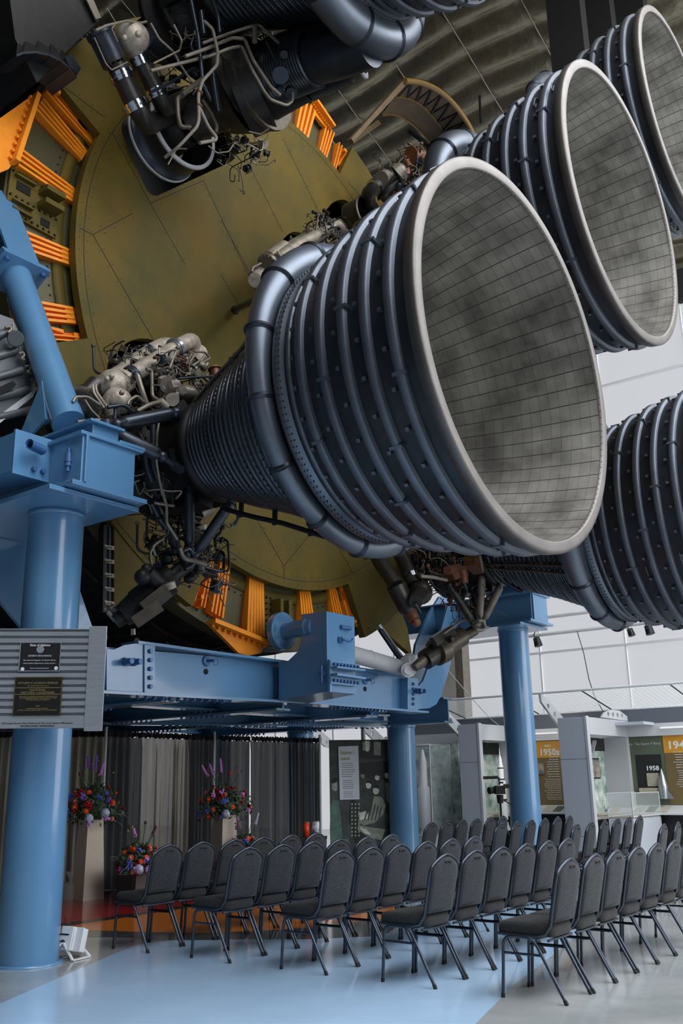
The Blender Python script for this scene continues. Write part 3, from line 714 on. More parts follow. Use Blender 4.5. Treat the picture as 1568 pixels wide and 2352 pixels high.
def pcs(root, name, mats, items):
    mb = MB()
    for it in items:
        k = it[0]
        if k == 'p': mb.pipe([PS(*q) for q in it[1]], it[2], it[3] if len(it) > 3 and it[3] else 12, it[4] if len(it) > 4 else 0, bend=it[5] if len(it) > 5 else None)
        elif k == 'c':
            a, b = PS(*it[1]), PS(*it[2]); mb.cyl(a, b, it[3], it[4], 22, it[5] if len(it) > 5 else 0)
        elif k == 'b': mb.ball(PS(*it[1]), it[2], it[4] if len(it) > 4 else 0, 20, it[3] if len(it) > 3 else (1, 1, 1))
        elif k == 'x':
            a, b = PS(*it[1]), PS(*it[2]); d = (b-a); L = d.length; R = d.to_track_quat('Z', 'Y').to_matrix(); mb.box((a+b)/2, (it[3], it[4], L), R, it[5] if len(it) > 5 else 0)
        elif k == 'f':   # flange ring with bolts: centre, toward, radius, thickness
            a, b = PS(*it[1]), PS(*it[2]); d = (b-a).normalized(); r, h = it[3], it[4]; m = it[5] if len(it) > 5 else 0
            mb.cyl(a-d*h/2, a+d*h/2, r, r, 26, m); e = d.orthogonal().normalized()
            for q in range(14):
                g = e.copy(); g.rotate(Matrix.Rotation(q*2*math.pi/14, 3, d)); mb.bolt(a+g*r*.9+d*h/2, d, r*.06, h*.5, m); mb.bolt(a+g*r*.9-d*h/2, -d, r*.06, h*.5, m)
    return mb.build(name, mats, root)
def zp(X, Y, ox, oy, k, s): return (ox+X/k, oy+Y/k, s)
# --- nearest engine, upper machinery
Z = lambda X, Y, s: zp(X, Y, 140, 740, 3.267, s)
pcs(E1, 'propellant_duct', ['castp'], [('p', [Z(430, 470, -4.45), Z(560, 380, -4.45), Z(870, 190, -4.45), Z(985, 125, -4.5), Z(1010, 260, -4.9)], .098, 22, 0, .16)])
pcs(E1, 'propellant_duct', ['castp'], [('p', [Z(390, 420, -4.85), Z(640, 240, -4.85), Z(790, 160, -4.85), Z(920, 260, -5.2)], .10, 22, 0, .16)])
pcs(E1, 'duct_clamp', ['alu'], [('c', Z(842, 205, -4.45), Z(872, 188, -4.45), .118, .118), ('c', Z(850, 200, -4.45), Z(860, 194, -4.45), .13, .13)])
pcs(E1, 'duct_clamp', ['gun'], [('c', Z(500, 418, -4.45), Z(540, 393, -4.45), .12, .12), ('c', Z(635, 244, -4.85), Z(660, 228, -4.85), .12, .12), ('b', Z(562, 400, -4.25), .05)])
pcs(E1, 'pump_volute', ['castp', 'pipeg'], [('b', Z(390, 480, -4.45), .185, (1, 1, 1.05)), ('b', Z(420, 590, -4.35), .15, (1.1, 1, 1)), ('c', Z(400, 500, -4.45), Z(470, 440, -4.45), .16, .125), ('f', Z(468, 442, -4.45), Z(520, 400, -4.45), .145, .05),
    ('c', Z(250, 500, -4.5), Z(330, 470, -4.45), .09, .13, 1), ('b', Z(345, 425, -4.3), .03), ('b', Z(380, 405, -4.3), .03, (1, 1, 1), 0), ('b', Z(455, 530, -4.15), .03, (1, 1, 1), 1), ('c', Z(350, 560, -4.4), Z(390, 700, -4.4), .12, .09)])
pcs(E1, 'pump_housing', ['pipedk', 'pipeg'], [('c', Z(200, 600, -4.7), Z(130, 650, -4.3), .21, .19), ('f', Z(150, 636, -4.4), Z(130, 650, -4.3), .22, .04, 1), ('c', Z(130, 650, -4.3), Z(112, 662, -4.2), .12, .10), ('c', Z(180, 540, -4.5), Z(260, 480, -4.5), .09, .12), ('b', Z(112, 690, -4.2), .05, (1, 1, 1), 1)])
pcs(E1, 'gas_generator', ['pipedk', 'castp'], [('c', Z(640, 430, -4.7), Z(960, 270, -4.7), .17, .14), ('b', Z(640, 430, -4.7), .17), ('c', Z(940, 280, -4.6), Z(1050, 230, -4.6), .11, .11, 1), ('x', Z(1000, 300, -4.4), Z(1040, 220, -4.4), .16, .12, 1)])
pcs(E1, 'accumulator', ['pipeg'], [('b', Z(925, 535, -4.15), .135, (1.25, 1.0, .75)), ('c', Z(830, 560, -4.1), Z(860, 545, -4.1), .05, .06)])
pcs(E1, 'main_valve', ['castp', 'pipeg'], [('c', Z(850, 572, -4.15), Z(838, 580, -3.95), .06, .055), ('c', Z(838, 580, -3.95), Z(836, 581, -3.92), .075, .075), ('b', Z(800, 560, -4.15), .06), ('c', Z(790, 450, -4.35), Z(800, 470, -4.1), .085, .075), ('c', Z(800, 470, -4.1), Z(802, 474, -4.06), .095, .09, 1), ('b', Z(790, 490, -4.2), .08, (1, 1, 1), 1), ('x', Z(820, 470, -4.0), Z(880, 455, -4.0), .07, .08), ('c', Z(740, 590, -4.0), Z(790, 640, -4.0), .045, .045)])
pcs(E1, 'hydraulic_line', ['gun', 'pipeg', 'castp'], [
    ('p', [Z(410, 640, -4.0), Z(402, 760, -4.0), Z(395, 850, -4.0), Z(330, 880, -4.0)], .022), ('p', [Z(350, 640, -4.0), Z(470, 620, -3.95), Z(560, 690, -3.95), Z(700, 700, -3.95)], .02),
    ('p', [Z(640, 355, -4.2), Z(680, 360, -4.2), Z(685, 560, -4.2), Z(740, 590, -4.1)], .022, 12, 1), ('p', [Z(575, 400, -4.15), Z(610, 520, -4.1), Z(640, 610, -4.1)], .03, 12, 1),
    ('p', [Z(570, 670, -3.9), Z(660, 620, -3.9), Z(740, 600, -3.95)], .026, 12, 1), ('p', [Z(500, 620, -4.1), Z(510, 590, -4.1), Z(570, 550, -4.1), Z(620, 600, -4.1)], .018, 10, 1),
    ('p', [Z(880, 425, -3.9), Z(1020, 412, -3.9), Z(1160, 405, -3.9)], .015, 10, 0), ('p', [Z(960, 400, -4.2), Z(980, 330, -4.2), Z(1060, 280, -4.2), Z(1080, 250, -4.2)], .016, 8, 1),
    ('p', [Z(870, 380, -4.2), Z(860, 340, -4.2), Z(930, 300, -4.2), Z(980, 310, -4.2)], .014, 8, 1), ('p', [Z(890, 390, -4.2), Z(890, 350, -4.2), Z(950, 320, -4.2), Z(1010, 240, -4.2)], .014, 8, 1),
    ('p', [Z(1000, 220, -4.2), Z(1080, 225, -4.2), Z(1120, 270, -4.2), Z(1070, 300, -4.2), Z(1020, 380, -4.2)], .015, 8, 1), ('p', [Z(1060, 330, -4.2), Z(1060, 400, -4.2), Z(1100, 440, -4.2), Z(1150, 330, -4.2)], .02, 8, 1),
    ('p', [Z(240, 470, -4.2), Z(245, 530, -4.2), Z(320, 640, -4.2)], .014, 8, 2), ('p', [Z(260, 465, -4.2), Z(265, 520, -4.2), Z(340, 630, -4.2)], .014, 8, 2),
    ('p', [Z(90, 600, -4.1), Z(110, 560, -4.1), Z(200, 560, -4.1), Z(290, 620, -4.1)], .016, 8, 1), ('p', [Z(180, 580, -4.0), Z(230, 660, -4.0), Z(290, 720, -4.0)], .008, 6, 2), ('p', [Z(120, 750, -4.0), Z(270, 735, -4.0), Z(330, 740, -4.0)], .02, 10, 1),
    ('p', [Z(340, 850, -3.9), Z(380, 930, -3.9), Z(410, 980, -3.9)], .016, 8, 2), ('p', [Z(400, 850, -4.0), Z(490, 910, -4.0), Z(490, 960, -4.0)], .012, 8, 2),
    ('p', [Z(735, 745, -3.95), Z(720, 850, -3.95), Z(715, 1050, -3.95), Z(740, 1200, -3.95), Z(760, 1300, -3.95)], .014, 8, 1), ('p', [Z(690, 760, -4.1), Z(690, 920, -4.1), Z(680, 1060, -4.1), Z(720, 1180, -4.1)], .032, 10, 0), ('p', [Z(620, 980, -4.1), Z(640, 1100, -4.1), Z(680, 1200, -4.1)], .035, 10, 0)])
def strutbar(root, a, b, r, name='strut', mt='gun', end=.45):
    A, B = PS(*a), PS(*b); d = B-A; mb = MB(); L = d.length; d.normalize()
    mb.lathe([(0, r*.5), (L*.06, r*.55), (L*.12, r*.95), (L*.16, r), (L*.84, r), (L*.9, r*.9), (L*.95, r*.5), (L, r*end)], A, d, 16); mb.ball(A, r*.9, 0, 12); mb.ball(B, r*.8, 0, 12)
    return mb.build(name, mt, root)
strutbar(E1, Z(420, 770, -3.9), Z(860, 678, -3.7), .075); strutbar(E1, Z(410, 835, -3.9), Z(760, 1010, -3.7), .075); pcs(E1, 'strut_rod', ['gun'], [('p', [Z(750, 1000, -3.7), Z(850, 1080, -3.7), Z(905, 1110, -3.7)], .03), ('x', Z(840, 1070, -3.7), Z(910, 1115, -3.7), .07, .07)])
pcs(E1, 'gimbal_knuckle', ['gun', 'dark'], [('c', Z(335, 745, -4.0), Z(335, 810, -4.0), .085, .085), ('c', Z(338, 735, -4.0), Z(338, 750, -4.0), .05, .05), ('x', Z(170, 790, -4.2), Z(300, 775, -4.0), .09, .09), ('b', Z(330, 830, -4.0), .08, (1, 1, 1), 1), ('x', Z(430, 750, -3.9), Z(420, 850, -3.9), .05, .05)])
# --- nearest engine, lower machinery and actuator
Z = lambda X, Y, s: zp(X, Y, 240, 1100, 4.355, s)
strutbar(E1, Z(850, 60, -4.1), Z(850, 700, -4.2), .062); strutbar(E1, Z(1280, 210, -3.7), Z(905, 760, -4.1), .062); strutbar(E1, Z(440, 60, -4.6), Z(760, 770, -4.3), .058)
pcs(E1, 'actuator_yoke', ['gun', 'pipeg'], [('p', [Z(780, 720, -4.1), Z(850, 690, -4.1), Z(895, 760, -4.1), Z(890, 860, -4.1), Z(800, 900, -4.1)], .028), ('p', [Z(760, 700, -4.1), Z(790, 800, -4.05), Z(900, 820, -4.0), Z(1020, 860, -3.95)], .026, 10, 1), ('b', Z(840, 770, -4.2), .09), ('c', Z(800, 740, -4.2), Z(860, 860, -4.2), .09, .08)])
act = pcs(E1, 'hydraulic_actuator', ['dark', 'bronze', 'castp'], [('c', Z(850, 840, -4.25), Z(640, 1000, -4.35), .085, .085), ('c', Z(690, 960, -4.3), Z(560, 1060, -4.4), .13, .15), ('c', Z(640, 1010, -4.35), Z(330, 1260, -4.6), .17, .175), ('c', Z(330, 1260, -4.6), Z(180, 1370, -4.7), .16, .13), ('c', Z(190, 1370, -4.7), Z(110, 1430, -4.75), .09, .08),
    ('x', Z(640, 1110, -4.2), Z(400, 1300, -4.4), .2, .12, 1), ('x', Z(560, 1260, -4.2), Z(300, 1440, -4.4), .1, .12, 1), ('c', Z(430, 930, -4.3), Z(560, 1060, -4.3), .08, .09), ('b', Z(380, 980, -4.3), .09), ('b', Z(420, 900, -4.3), .06), ('c', Z(640, 1040, -4.2), Z(660, 1100, -4.2), .07, .07, 2), ('x', Z(285, 1500, -4.4), Z(287, 1560, -4.4), .05, .02, 2)])
pcs(E1, 'drain_valve', ['pipeg', 'gun'], [('c', Z(940, 470, -4.5), Z(990, 640, -4.5), .12, .10), ('c', Z(990, 640, -4.5), Z(1040, 740, -4.5), .08, .06), ('b', Z(1060, 700, -4.4), .05), ('c', Z(1060, 290, -4.5), Z(930, 360, -4.5), .08, .08), ('c', Z(560, 860, -4.5), Z(610, 800, -4.5), .05, .05), ('b', Z(510, 900, -4.5), .04)])
pcs(E1, 'hydraulic_line', ['gun', 'pipeg'], [('p', [Z(470, 850, -4.3), Z(460, 740, -4.3), Z(520, 640, -4.3), Z(600, 600, -4.3)], .012, 8, 1), ('p', [Z(510, 770, -4.3), Z(480, 680, -4.3), Z(560, 620, -4.3)], .014, 8, 1), ('p', [Z(540, 0, -4.2), Z(620, 270, -4.2), Z(620, 440, -4.2), Z(750, 640, -4.2), Z(770, 760, -4.2)], .018, 8, 1),
    ('p', [Z(1290, 250, -3.9), Z(1350, 380, -3.9), Z(1300, 470, -3.9), Z(1260, 450, -3.9)], .010, 8, 0), ('p', [Z(1310, 240, -3.9), Z(1330, 400, -3.9), Z(1250, 490, -3.9), Z(1190, 440, -3.9)], .010, 8, 0), ('p', [Z(500, 240, -4.2), Z(600, 260, -4.2), Z(690, 270, -4.2)], .016, 8, 1), ('p', [Z(730, 580, -4.2), Z(740, 700, -4.2), Z(780, 780, -4.2)], .02, 8, 0), ('p', [Z(470, 250, -4.4), Z(560, 420, -4.4), Z(720, 620, -4.4)], .03, 10, 0)])
pcs(E1, 'hinge_bracket', ['pipeg'], [('x', Z(0, 1310, -4.9), Z(140, 1320, -4.8), .12, .03), ('x', Z(30, 1330, -4.85), Z(110, 1420, -4.8), .1, .03), ('c', Z(60, 1270, -4.8), Z(70, 1285, -4.8), .04, .04)])
clutter(E1, (-3.45, -2.2, -4.9), (.65, .35, .25), 70, 3); clutter(E1, (-3.55, -2.4, -4.2), (.5, .28, .12), 26, 6, ('castp', 'pipeg', 'gun', 'rust'), rmax=.014); clutter(E1, (-3.45, -3.3, -4.7), (.75, .7, .5), 60, 4, ('dark', 'dark', 'gun', 'pipedk')); clutter(E1, (-3.1, -4.35, -4.5), (.6, .35, .3), 40, 5, ('dark', 'bronze', 'gun', 'pipedk'))
# --- top left engine
E5 = ENG['E5']; Z = lambda X, Y, s: zp(X, Y, 180, 0, 3.015, s)
pcs(E5, 'propellant_duct', ['pipedk'], [('p', [Z(265, 450, -4.5), Z(400, 740, -4.5), Z(480, 870, -4.6), Z(610, 800, -4.9)], .13, 22, 0, .25)])
pcs(E5, 'propellant_duct', ['pipedk'], [('p', [Z(400, 350, -4.4), Z(545, 650, -4.4), Z(600, 750, -4.5), Z(720, 690, -4.8)], .115, 22, 0, .2)])
for a, b in (((288, 500), (315, 560)), ((385, 705), (415, 765))): pcs(E5, 'duct_clamp', ['chrome'], [('c', Z(*a, -4.5), Z(*b, -4.5), .148, .148), ('c', Z(a[0]+9, a[1]+20, -4.5), Z(a[0]+14, a[1]+30, -4.5), .158, .158)])
for a, b in (((412, 400), (440, 460)), ((528, 615), (556, 675))): pcs(E5, 'duct_clamp', ['chrome'], [('c', Z(*a, -4.4), Z(*b, -4.4), .132, .132), ('c', Z(a[0]+9, a[1]+20, -4.4), Z(a[0]+14, a[1]+30, -4.4), .142, .142)])
pcs(E5, 'pump_volute', ['castp', 'gun'], [('b', Z(375, 265, -4.35), .2, (1.05, 1, 1)), ('c', Z(375, 300, -4.35), Z(405, 370, -4.4), .13, .11), ('f', Z(400, 340, -4.4), Z(430, 400, -4.4), .135, .04), ('b', Z(415, 235, -4.1), .04), ('b', Z(320, 262, -4.1), .035), ('c', Z(450, 260, -4.4), Z(540, 340, -4.6), .13, .12, 1)])
pcs(E5, 'pump_housing', ['gun', 'pipedk'], [('c', Z(150, 230, -4.5), Z(250, 440, -4.5), .165, .16), ('f', Z(152, 236, -4.5), Z(250, 440, -4.5), .18, .05, 0), ('f', Z(245, 430, -4.5), Z(280, 500, -4.5), .16, .04, 1)])
mb = MB(); c0 = PS(372, 322, -5.45); mb.lathe([(0, .56), (0, .60), (.05, .60), (.05, .575), (.38, .575), (.38, .60), (.43, .60), (.43, .555), (.0, .555)], c0, AX, 48, 0); mb.build('inlet_collar', 'gun', E5)
mb = MB(); mb.lathe([(.42, .55), (.42, .605), (.455, .605), (.455, .55)], c0, AX, 48); mb.lathe([(-.02, .59), (-.02, .615), (.02, .615), (.02, .59)], c0, AX, 48); mb.build('collar_rim', 'pillare', E5)
pcs(E5, 'turbine_body', ['pipedk', 'dark', 'bronze'], [('c', (366, 316, -5.4), (430, 282, -4.9), .36, .30), ('c', (372, 312, -5.35), (378, 309, -5.3), .40, .40, 2), ('c', (430, 282, -4.9), (505, 240, -4.45), .30, .34), ('c', (505, 240, -4.45), (548, 216, -4.15), .42, .56), ('c', (548, 216, -4.15), (600, 193, -3.85), .60, .60), ('c', (598, 194, -3.86), (606, 190, -3.8), .64, .64, 2), ('c', (606, 190, -3.8), (690, 150, -3.25), .50, .46, 1), ('c', (780, 112, -2.7), (850, 85, -2.25), .42, .36, 1)])
pcs(E5, 'sensor_port', ['gun', 'chrome', 'bronze'], [('c', (648, 165, -3.05), (645, 172, -2.9), .07, .07), ('c', (645, 172, -2.9), (644, 173, -2.88), .1, .1), ('c', (640, 205, -3.15), (640, 212, -3.05), .06, .05), ('c', (668, 210, -3.0), (668, 216, -2.95), .08, .07), ('c', (650, 120, -3.1), (652, 126, -3.0), .05, .05)])
mb = MB(); a, b = PS(692, 150, -3.2), PS(785, 108, -2.65); d = b-a; L = d.length; prof = []
for k in range(19): z = L*k/19; prof += [(z, .42), (z+L*.012, .47), (z+L*.032, .47), (z+L*.044, .42)]
mb.lathe(prof, a, d, 44); mb.build('bellows', 'tube', E5)
mb = MB(); a = PS(812, 98, -2.45); mb.lathe([(-.02, .40), (-.02, .46), (.02, .46), (.02, .40)], a, d, 44); mb.build('collar_rim', 'pillare', E5)
pcs(E5, 'hydraulic_line', ['gun', 'bronze', 'pipeg'], [('p', [Z(780, 0, -3.6), Z(830, 250, -3.6), Z(855, 490, -3.6), Z(860, 540, -3.6)], 0.0245, 12), ('p', [Z(860, 550, -3.6), Z(760, 620, -3.6), Z(720, 660, -3.6)], 0.0315, 12, 1),
    ('p', [Z(720, 660, -3.7), Z(685, 680, -3.7), Z(690, 800, -3.7), Z(705, 880, -3.7), Z(770, 880, -3.7)], 0.0280, 12, 1), ('p', [Z(740, 390, -3.6), Z(880, 340, -3.5), Z(1070, 260, -3.4), Z(1150, 270, -3.3), Z(1210, 420, -3.1), Z(1330, 600, -3.0), Z(1400, 660, -2.95)], 0.0224, 10, 2),
    ('p', [Z(500, 490, -3.8), Z(900, 390, -3.6), Z(1060, 330, -3.4), Z(1130, 320, -3.3), Z(1200, 480, -3.1), Z(1290, 640, -3.0), Z(1330, 690, -2.95), Z(1440, 730, -2.9), Z(1480, 700, -2.9), Z(1480, 630, -2.95)], 0.0210, 10, 2),
    ('p', [Z(860, 300, -3.7), Z(1050, 230, -3.5), Z(1200, 180, -3.3), Z(1250, 170, -3.3), Z(1400, 310, -3.1)], 0.0210, 10, 2), ('p', [Z(1220, 190, -3.3), Z(1220, 290, -3.3)], 0.0350, 12, 2), ('p', [Z(1300, 290, -3.1), Z(1370, 440, -3.0), Z(1400, 500, -2.95)], 0.0140, 10, 0),
    ('p', [Z(930, 0, -3.6), Z(970, 120, -3.6), Z(980, 230, -3.6)], 0.0315, 12, 0), ('p', [Z(850, 80, -3.8), Z(870, 240, -3.8)], 0.0350, 12, 0), ('p', [Z(930, 500, -3.9), Z(960, 720, -3.9), Z(970, 780, -3.9)], 0.0420, 12, 0), ('p', [Z(860, 580, -4.0), Z(920, 700, -4.0)], 0.0350, 12, 0),
    ('p', [Z(500, 640, -4.1), Z(660, 560, -4.1), Z(800, 470, -4.1)], 0.0210, 10, 0), ('p', [Z(520, 440, -3.9), Z(700, 350, -3.8), Z(716, 280, -3.7), Z(660, 170, -3.7)], 0.0126, 8, 2), ('p', [Z(860, 700, -4.0), Z(920, 790, -3.9), Z(960, 880, -3.8), Z(950, 920, -3.8)], 0.0245, 10, 1)])
pcs(E5, 'wire_bundle', ['wire', 'rust'], [('p', [Z(870, 145, -3.4), Z(930, 200, -3.4), Z(965, 360, -3.4), Z(960, 450, -3.4), Z(860, 560, -3.4), Z(830, 660, -3.4), Z(835, 830, -3.4), Z(820, 880, -3.4), Z(690, 1020, -3.6), Z(600, 1090, -3.8)], 0.0196, 8), ('p', [Z(835, 740, -3.4), Z(900, 880, -3.4), Z(955, 950, -3.4), Z(950, 970, -3.4), Z(840, 990, -3.4)], 0.0210, 8),
    ('p', [Z(500, 160, -3.9), Z(560, 270, -3.9), Z(660, 360, -3.9), Z(700, 440, -3.9), Z(780, 560, -3.9), Z(820, 610, -3.8)], 0.0140, 8), ('p', [Z(120, 210, -4.2), Z(200, 175, -4.2), Z(330, 145, -4.2), Z(430, 160, -4.2), Z(470, 150, -4.2)], 0.0154, 8), ('p', [Z(110, 260, -4.2), Z(150, 350, -4.2), Z(190, 440, -4.2), Z(230, 485, -4.2), Z(340, 430, -4.2)], 0.0084, 6),
    ('p', [Z(200, 60, -4.3), Z(260, 160, -4.2), Z(230, 200, -4.2), Z(275, 290, -4.2)], 0.0084, 6), ('p', [Z(620, 1140, -3.9), Z(680, 1030, -3.9), Z(750, 1030, -3.8)], 0.0084, 6), ('p', [Z(900, 1010, -3.7), Z(960, 1060, -3.7), Z(1040, 1050, -3.6), Z(1080, 990, -3.6), Z(1150, 1030, -3.5)], 0.0098, 6), ('p', [Z(1180, 910, -3.5), Z(1260, 930, -3.5), Z(1320, 890, -3.4)], 0.0098, 6), ('c', Z(842, 640, -3.4), Z(838, 648, -3.4), .035, .035, 1), ('c', Z(838, 730, -3.4), Z(836, 738, -3.4), .035, .035, 1)])
clutter(E5, (-2.9, 2.75, -4.6), (.8, .6, .45), 90, 11, ('dark', 'pipedk', 'gun', 'dark')); clutter(E5, (-2.15, 1.8, -4.7), (.4, .10, .35), 14, 12, ('dark', 'pipedk', 'gun', 'castp'), rmax=.012); clutter(E5, (-2.8, 3.4, -4.2), (.9, .5, .5), 60, 13, ('dark', 'pipedk', 'gun', 'dark'), rmax=.025)
# --- centre engine
C0 = ENG['C']; Z = lambda X, Y, s: zp(X, Y, 650, 250, 4.48, s)
pcs(C0, 'propellant_duct', ['castp'], [('p', [Z(-60, 1560, -4.5), Z(100, 1430, -4.5), Z(480, 1245, -4.5), Z(570, 1190, -4.5), Z(610, 1300, -4.8)], .10, 20, 0, .15)])
pcs(C0, 'propellant_duct', ['castp'], [('p', [Z(-40, 1500, -4.85), Z(240, 1330, -4.85), Z(360, 1270, -4.85), Z(420, 1330, -5.1)], .10, 20, 0, .15)])
pcs(C0, 'duct_clamp', ['alu'], [('c', Z(462, 1256, -4.5), Z(492, 1240, -4.5), .125, .125)])
Z = lambda X, Y, s: zp(X, Y, 500, 500, 3.136, s)
pcs(C0, 'pump_volute', ['castp', 'pipeg'], [('b', Z(400, 310, -4.6), .14), ('b', Z(290, 430, -4.4), .14, (1, 1, 1), 1), ('f', Z(360, 330, -4.5), Z(300, 400, -4.5), .15, .05, 1), ('c', Z(370, 290, -4.6), Z(480, 220, -4.6), .10, .12), ('c', Z(300, 420, -4.4), Z(270, 450, -4.3), .12, .1), ('p', [Z(245, 390, -4.3), Z(250, 360, -4.3), Z(310, 330, -4.3)], .018, 8, 1), ('p', [Z(430, 240, -4.4), Z(450, 280, -4.4), Z(480, 270, -4.4)], .02, 8, 0)])
pcs(C0, 'support_rod', ['gun'], [('p', [Z(130, 660, -5.5), Z(200, 625, -5.0), Z(320, 560, -4.2)], .05, 12), ('b', Z(125, 665, -5.55), .07)])
clutter(C0, (-.15, 1.2, -4.6), (.6, .35, .35), 36, 21, ('castp', 'pipeg', 'gun', 'pipedk'))
# --- farthest engine
E3 = ENG['E3']; Z = lambda X, Y, s: zp(X, Y, 650, 250, 4.48, s)
pcs(E3, 'propellant_duct', ['pipedk'], [('p', [Z(940, 1060, -5.4), Z(870, 960, -5.2), Z(880, 860, -4.9), Z(1000, 760, -4.7), Z(1120, 680, -4.6)], .13, 20, 0, .3)])
pcs(E3, 'propellant_duct', ['pipedk'], [('p', [Z(1060, 900, -5.0), Z(1020, 830, -4.8), Z(1180, 730, -4.6), Z(1260, 680, -4.5)], .12, 20, 0, .25)])
pcs(E3, 'duct_clamp', ['chrome'], [('c', Z(925, 812, -4.8), Z(950, 795, -4.78), .15, .15), ('c', Z(1150, 748, -4.62), Z(1172, 734, -4.6), .14, .14)])
pcs(E3, 'pump_volute', ['pipeg', 'rust'], [('c', Z(1010, 715, -4.6), Z(1060, 680, -4.6), .13, .10), ('c', Z(1180, 660, -4.5), Z(1230, 610, -4.4), .16, .12), ('b', Z(1200, 640, -4.5), .14), ('f', Z(1170, 680, -4.55), Z(1230, 640, -4.5), .2, .06), ('c', Z(1330, 500, -4.4), Z(1500, 500, -4.2), .14, .12, 1), ('c', Z(1310, 500, -4.4), Z(1370, 500, -4.35), .2, .2, 1)])
mb = MB(); c0 = PS(806, 505, -5.5); mb.lathe([(0, .30), (.36, .30)], c0, AX, 36); mb.lathe([(.34, .29), (.34, .335), (.37, .335), (.37, .29)], c0, AX, 36, 1); mb.build('inlet_collar', ['pipedk', 'lip'], E3)
clutter(E3, (2.5, 3.7, -4.6), (.8, .5, .5), 80, 31, ('dark', 'pipedk', 'gun', 'rust'))
# --- lower right engine
E4 = ENG['E4']; Z = lambda X, Y, s: zp(X, Y, 820, 1240, 4.126, s)
pcs(E4, 'propellant_duct', ['pipedk', 'rust'], [('p', [Z(180, 120, -5.0), Z(210, 200, -4.9), Z(370, 430, -4.6)], .12, 20), ('f', Z(370, 440, -4.6), Z(400, 480, -4.6), .145, .05), ('c', Z(375, 445, -4.6), Z(470, 640, -4.5), .16, .14), ('b', Z(470, 640, -4.5), .14), ('c', Z(480, 650, -4.5), Z(540, 760, -4.4), .11, .09, 1), ('b', Z(555, 780, -4.4), .08, (1, 1, 1), 1)])
pcs(E4, 'propellant_duct', ['pipedk'], [('p', [Z(400, 120, -4.8), Z(450, 220, -4.7), Z(530, 430, -4.5)], .12, 20), ('f', Z(530, 450, -4.5), Z(560, 500, -4.5), .15, .05), ('b', Z(600, 500, -4.4), .19), ('c', Z(600, 500, -4.4), Z(555, 590, -4.1), .14, .10), ('c', Z(545, 600, -4.1), Z(600, 690, -4.1), .03, .02), ('b', Z(595, 345, -4.4), .07)])
pcs(E4, 'duct_clamp', ['chrome'], [('c', Z(500, 315, -4.58), Z(515, 355, -4.56), .135, .135)])
pcs(E4, 'hydraulic_line', ['pipeg', 'gun', 'rust'], [('p', [Z(600, 345, -4.3), Z(720, 355, -4.2), Z(850, 380, -4.1)], .03), ('x', Z(860, 350, -4.1), Z(990, 300, -4.0), .26, .16, 2), ('c', Z(850, 290, -4.0), Z(960, 265, -4.0), .07, .07, 2), ('c', Z(1000, 290, -3.9), Z(1020, 410, -3.9), .07, .06, 2), ('p', [Z(1010, 400, -4.0), Z(1040, 480, -4.0), Z(1000, 560, -4.0)], .03, 10, 1), ('p', [Z(1230, 150, -3.7), Z(1280, 270, -3.7), Z(1400, 400, -3.6), Z(1560, 490, -3.4)], .035, 10, 1), ('p', [Z(1160, 150, -3.8), Z(1190, 300, -3.8)], .03, 10, 0), ('x', Z(1060, 190, -3.9), Z(1160, 270, -3.9), .2, .2, 2)])
strutbar(E4, Z(870, 420, -4.2), Z(1090, 780, -4.2), .06, mt='pipedk'); strutbar(E4, Z(1085, 500, -4.3), Z(1135, 770, -4.2), .045, mt='pipedk'); strutbar(E4, Z(1185, 300, -4.0), Z(1155, 770, -4.2), .065, mt='pipeg'); strutbar(E4, Z(1370, 410, -3.8), Z(1190, 770, -4.2), .065, mt='pipeg')
pcs(E4, 'actuator_yoke', ['pipeg'], [('p', [Z(1140, 770, -4.1), Z(1190, 760, -4.1), Z(1215, 830, -4.1), Z(1180, 860, -4.1), Z(1120, 850, -4.1)], .03), ('b', Z(1130, 800, -4.2), .08), ('c', Z(1200, 830, -4.1), Z(1245, 830, -4.1), .025, .02)])
pcs(E4, 'hydraulic_actuator', ['bronze', 'pipedk', 'pipeg'], [('c', Z(1120, 850, -4.3), Z(950, 945, -4.5), .09, .10), ('c', Z(990, 910, -4.45), Z(800, 1030, -4.6), .165, .17), ('c', Z(820, 1030, -4.6), Z(740, 1070, -4.65), .22, .22, 0), ('c', Z(760, 1060, -4.65), Z(640, 1140, -4.75), .17, .16, 1), ('c', Z(650, 1130, -4.75), Z(540, 1210, -4.85), .10, .07), ('x', Z(900, 850, -4.35), Z(720, 970, -4.5), .12, .16, 1), ('c', Z(890, 930, -4.3), Z(870, 950, -4.3), .05, .05, 1), ('p', [Z(820, 890, -4.3), Z(980, 770, -4.3), Z(1030, 750, -4.3), Z(1090, 810, -4.3)], .02, 8, 2)])
clutter(E4, (2.6, -3.5, -4.6), (.75, .5, .45), 70, 41, ('dark', 'pipedk', 'gun', 'rust')); clutter(E4, (3.2, -4.1, -4.4), (.5, .2, .3), 20, 42, ('dark', 'pipeg', 'gun', 'rust'))
# support tubes from the cradle to the far lower corner
t = thing('support_strut', 'cream tube and two metal rods meeting at a white knuckle', 'strut', PS(939, 1535, -5.3))
pcs(t, 'tube', ['pillare'], [('p', [(800, 1500, -5.3), (927, 1536, -5.3)], .13, 20), ('c', (845, 1512, -5.3), (847, 1513, -5.3), .135, .135)])
pcs(t, 'rod', ['alu'], [('p', [(869, 1434, -5.4), (931, 1522, -5.3)], .035, 12)]); pcs(t, 'rod', ['gun'], [('p', [(873, 1446, -5.4), (928, 1527, -5.3)], .045, 12)])
pcs(t, 'knuckle', ['white'], [('c', (935, 1538, -5.2), (938, 1539, -5.0), .12, .12), ('c', (938, 1539, -5.0), (938, 1539, -4.96), .07, .07), ('b', (940, 1515, -5.2), .11), ('x', (930, 1518, -5.2), (955, 1512, -5.2), .15, .12)])
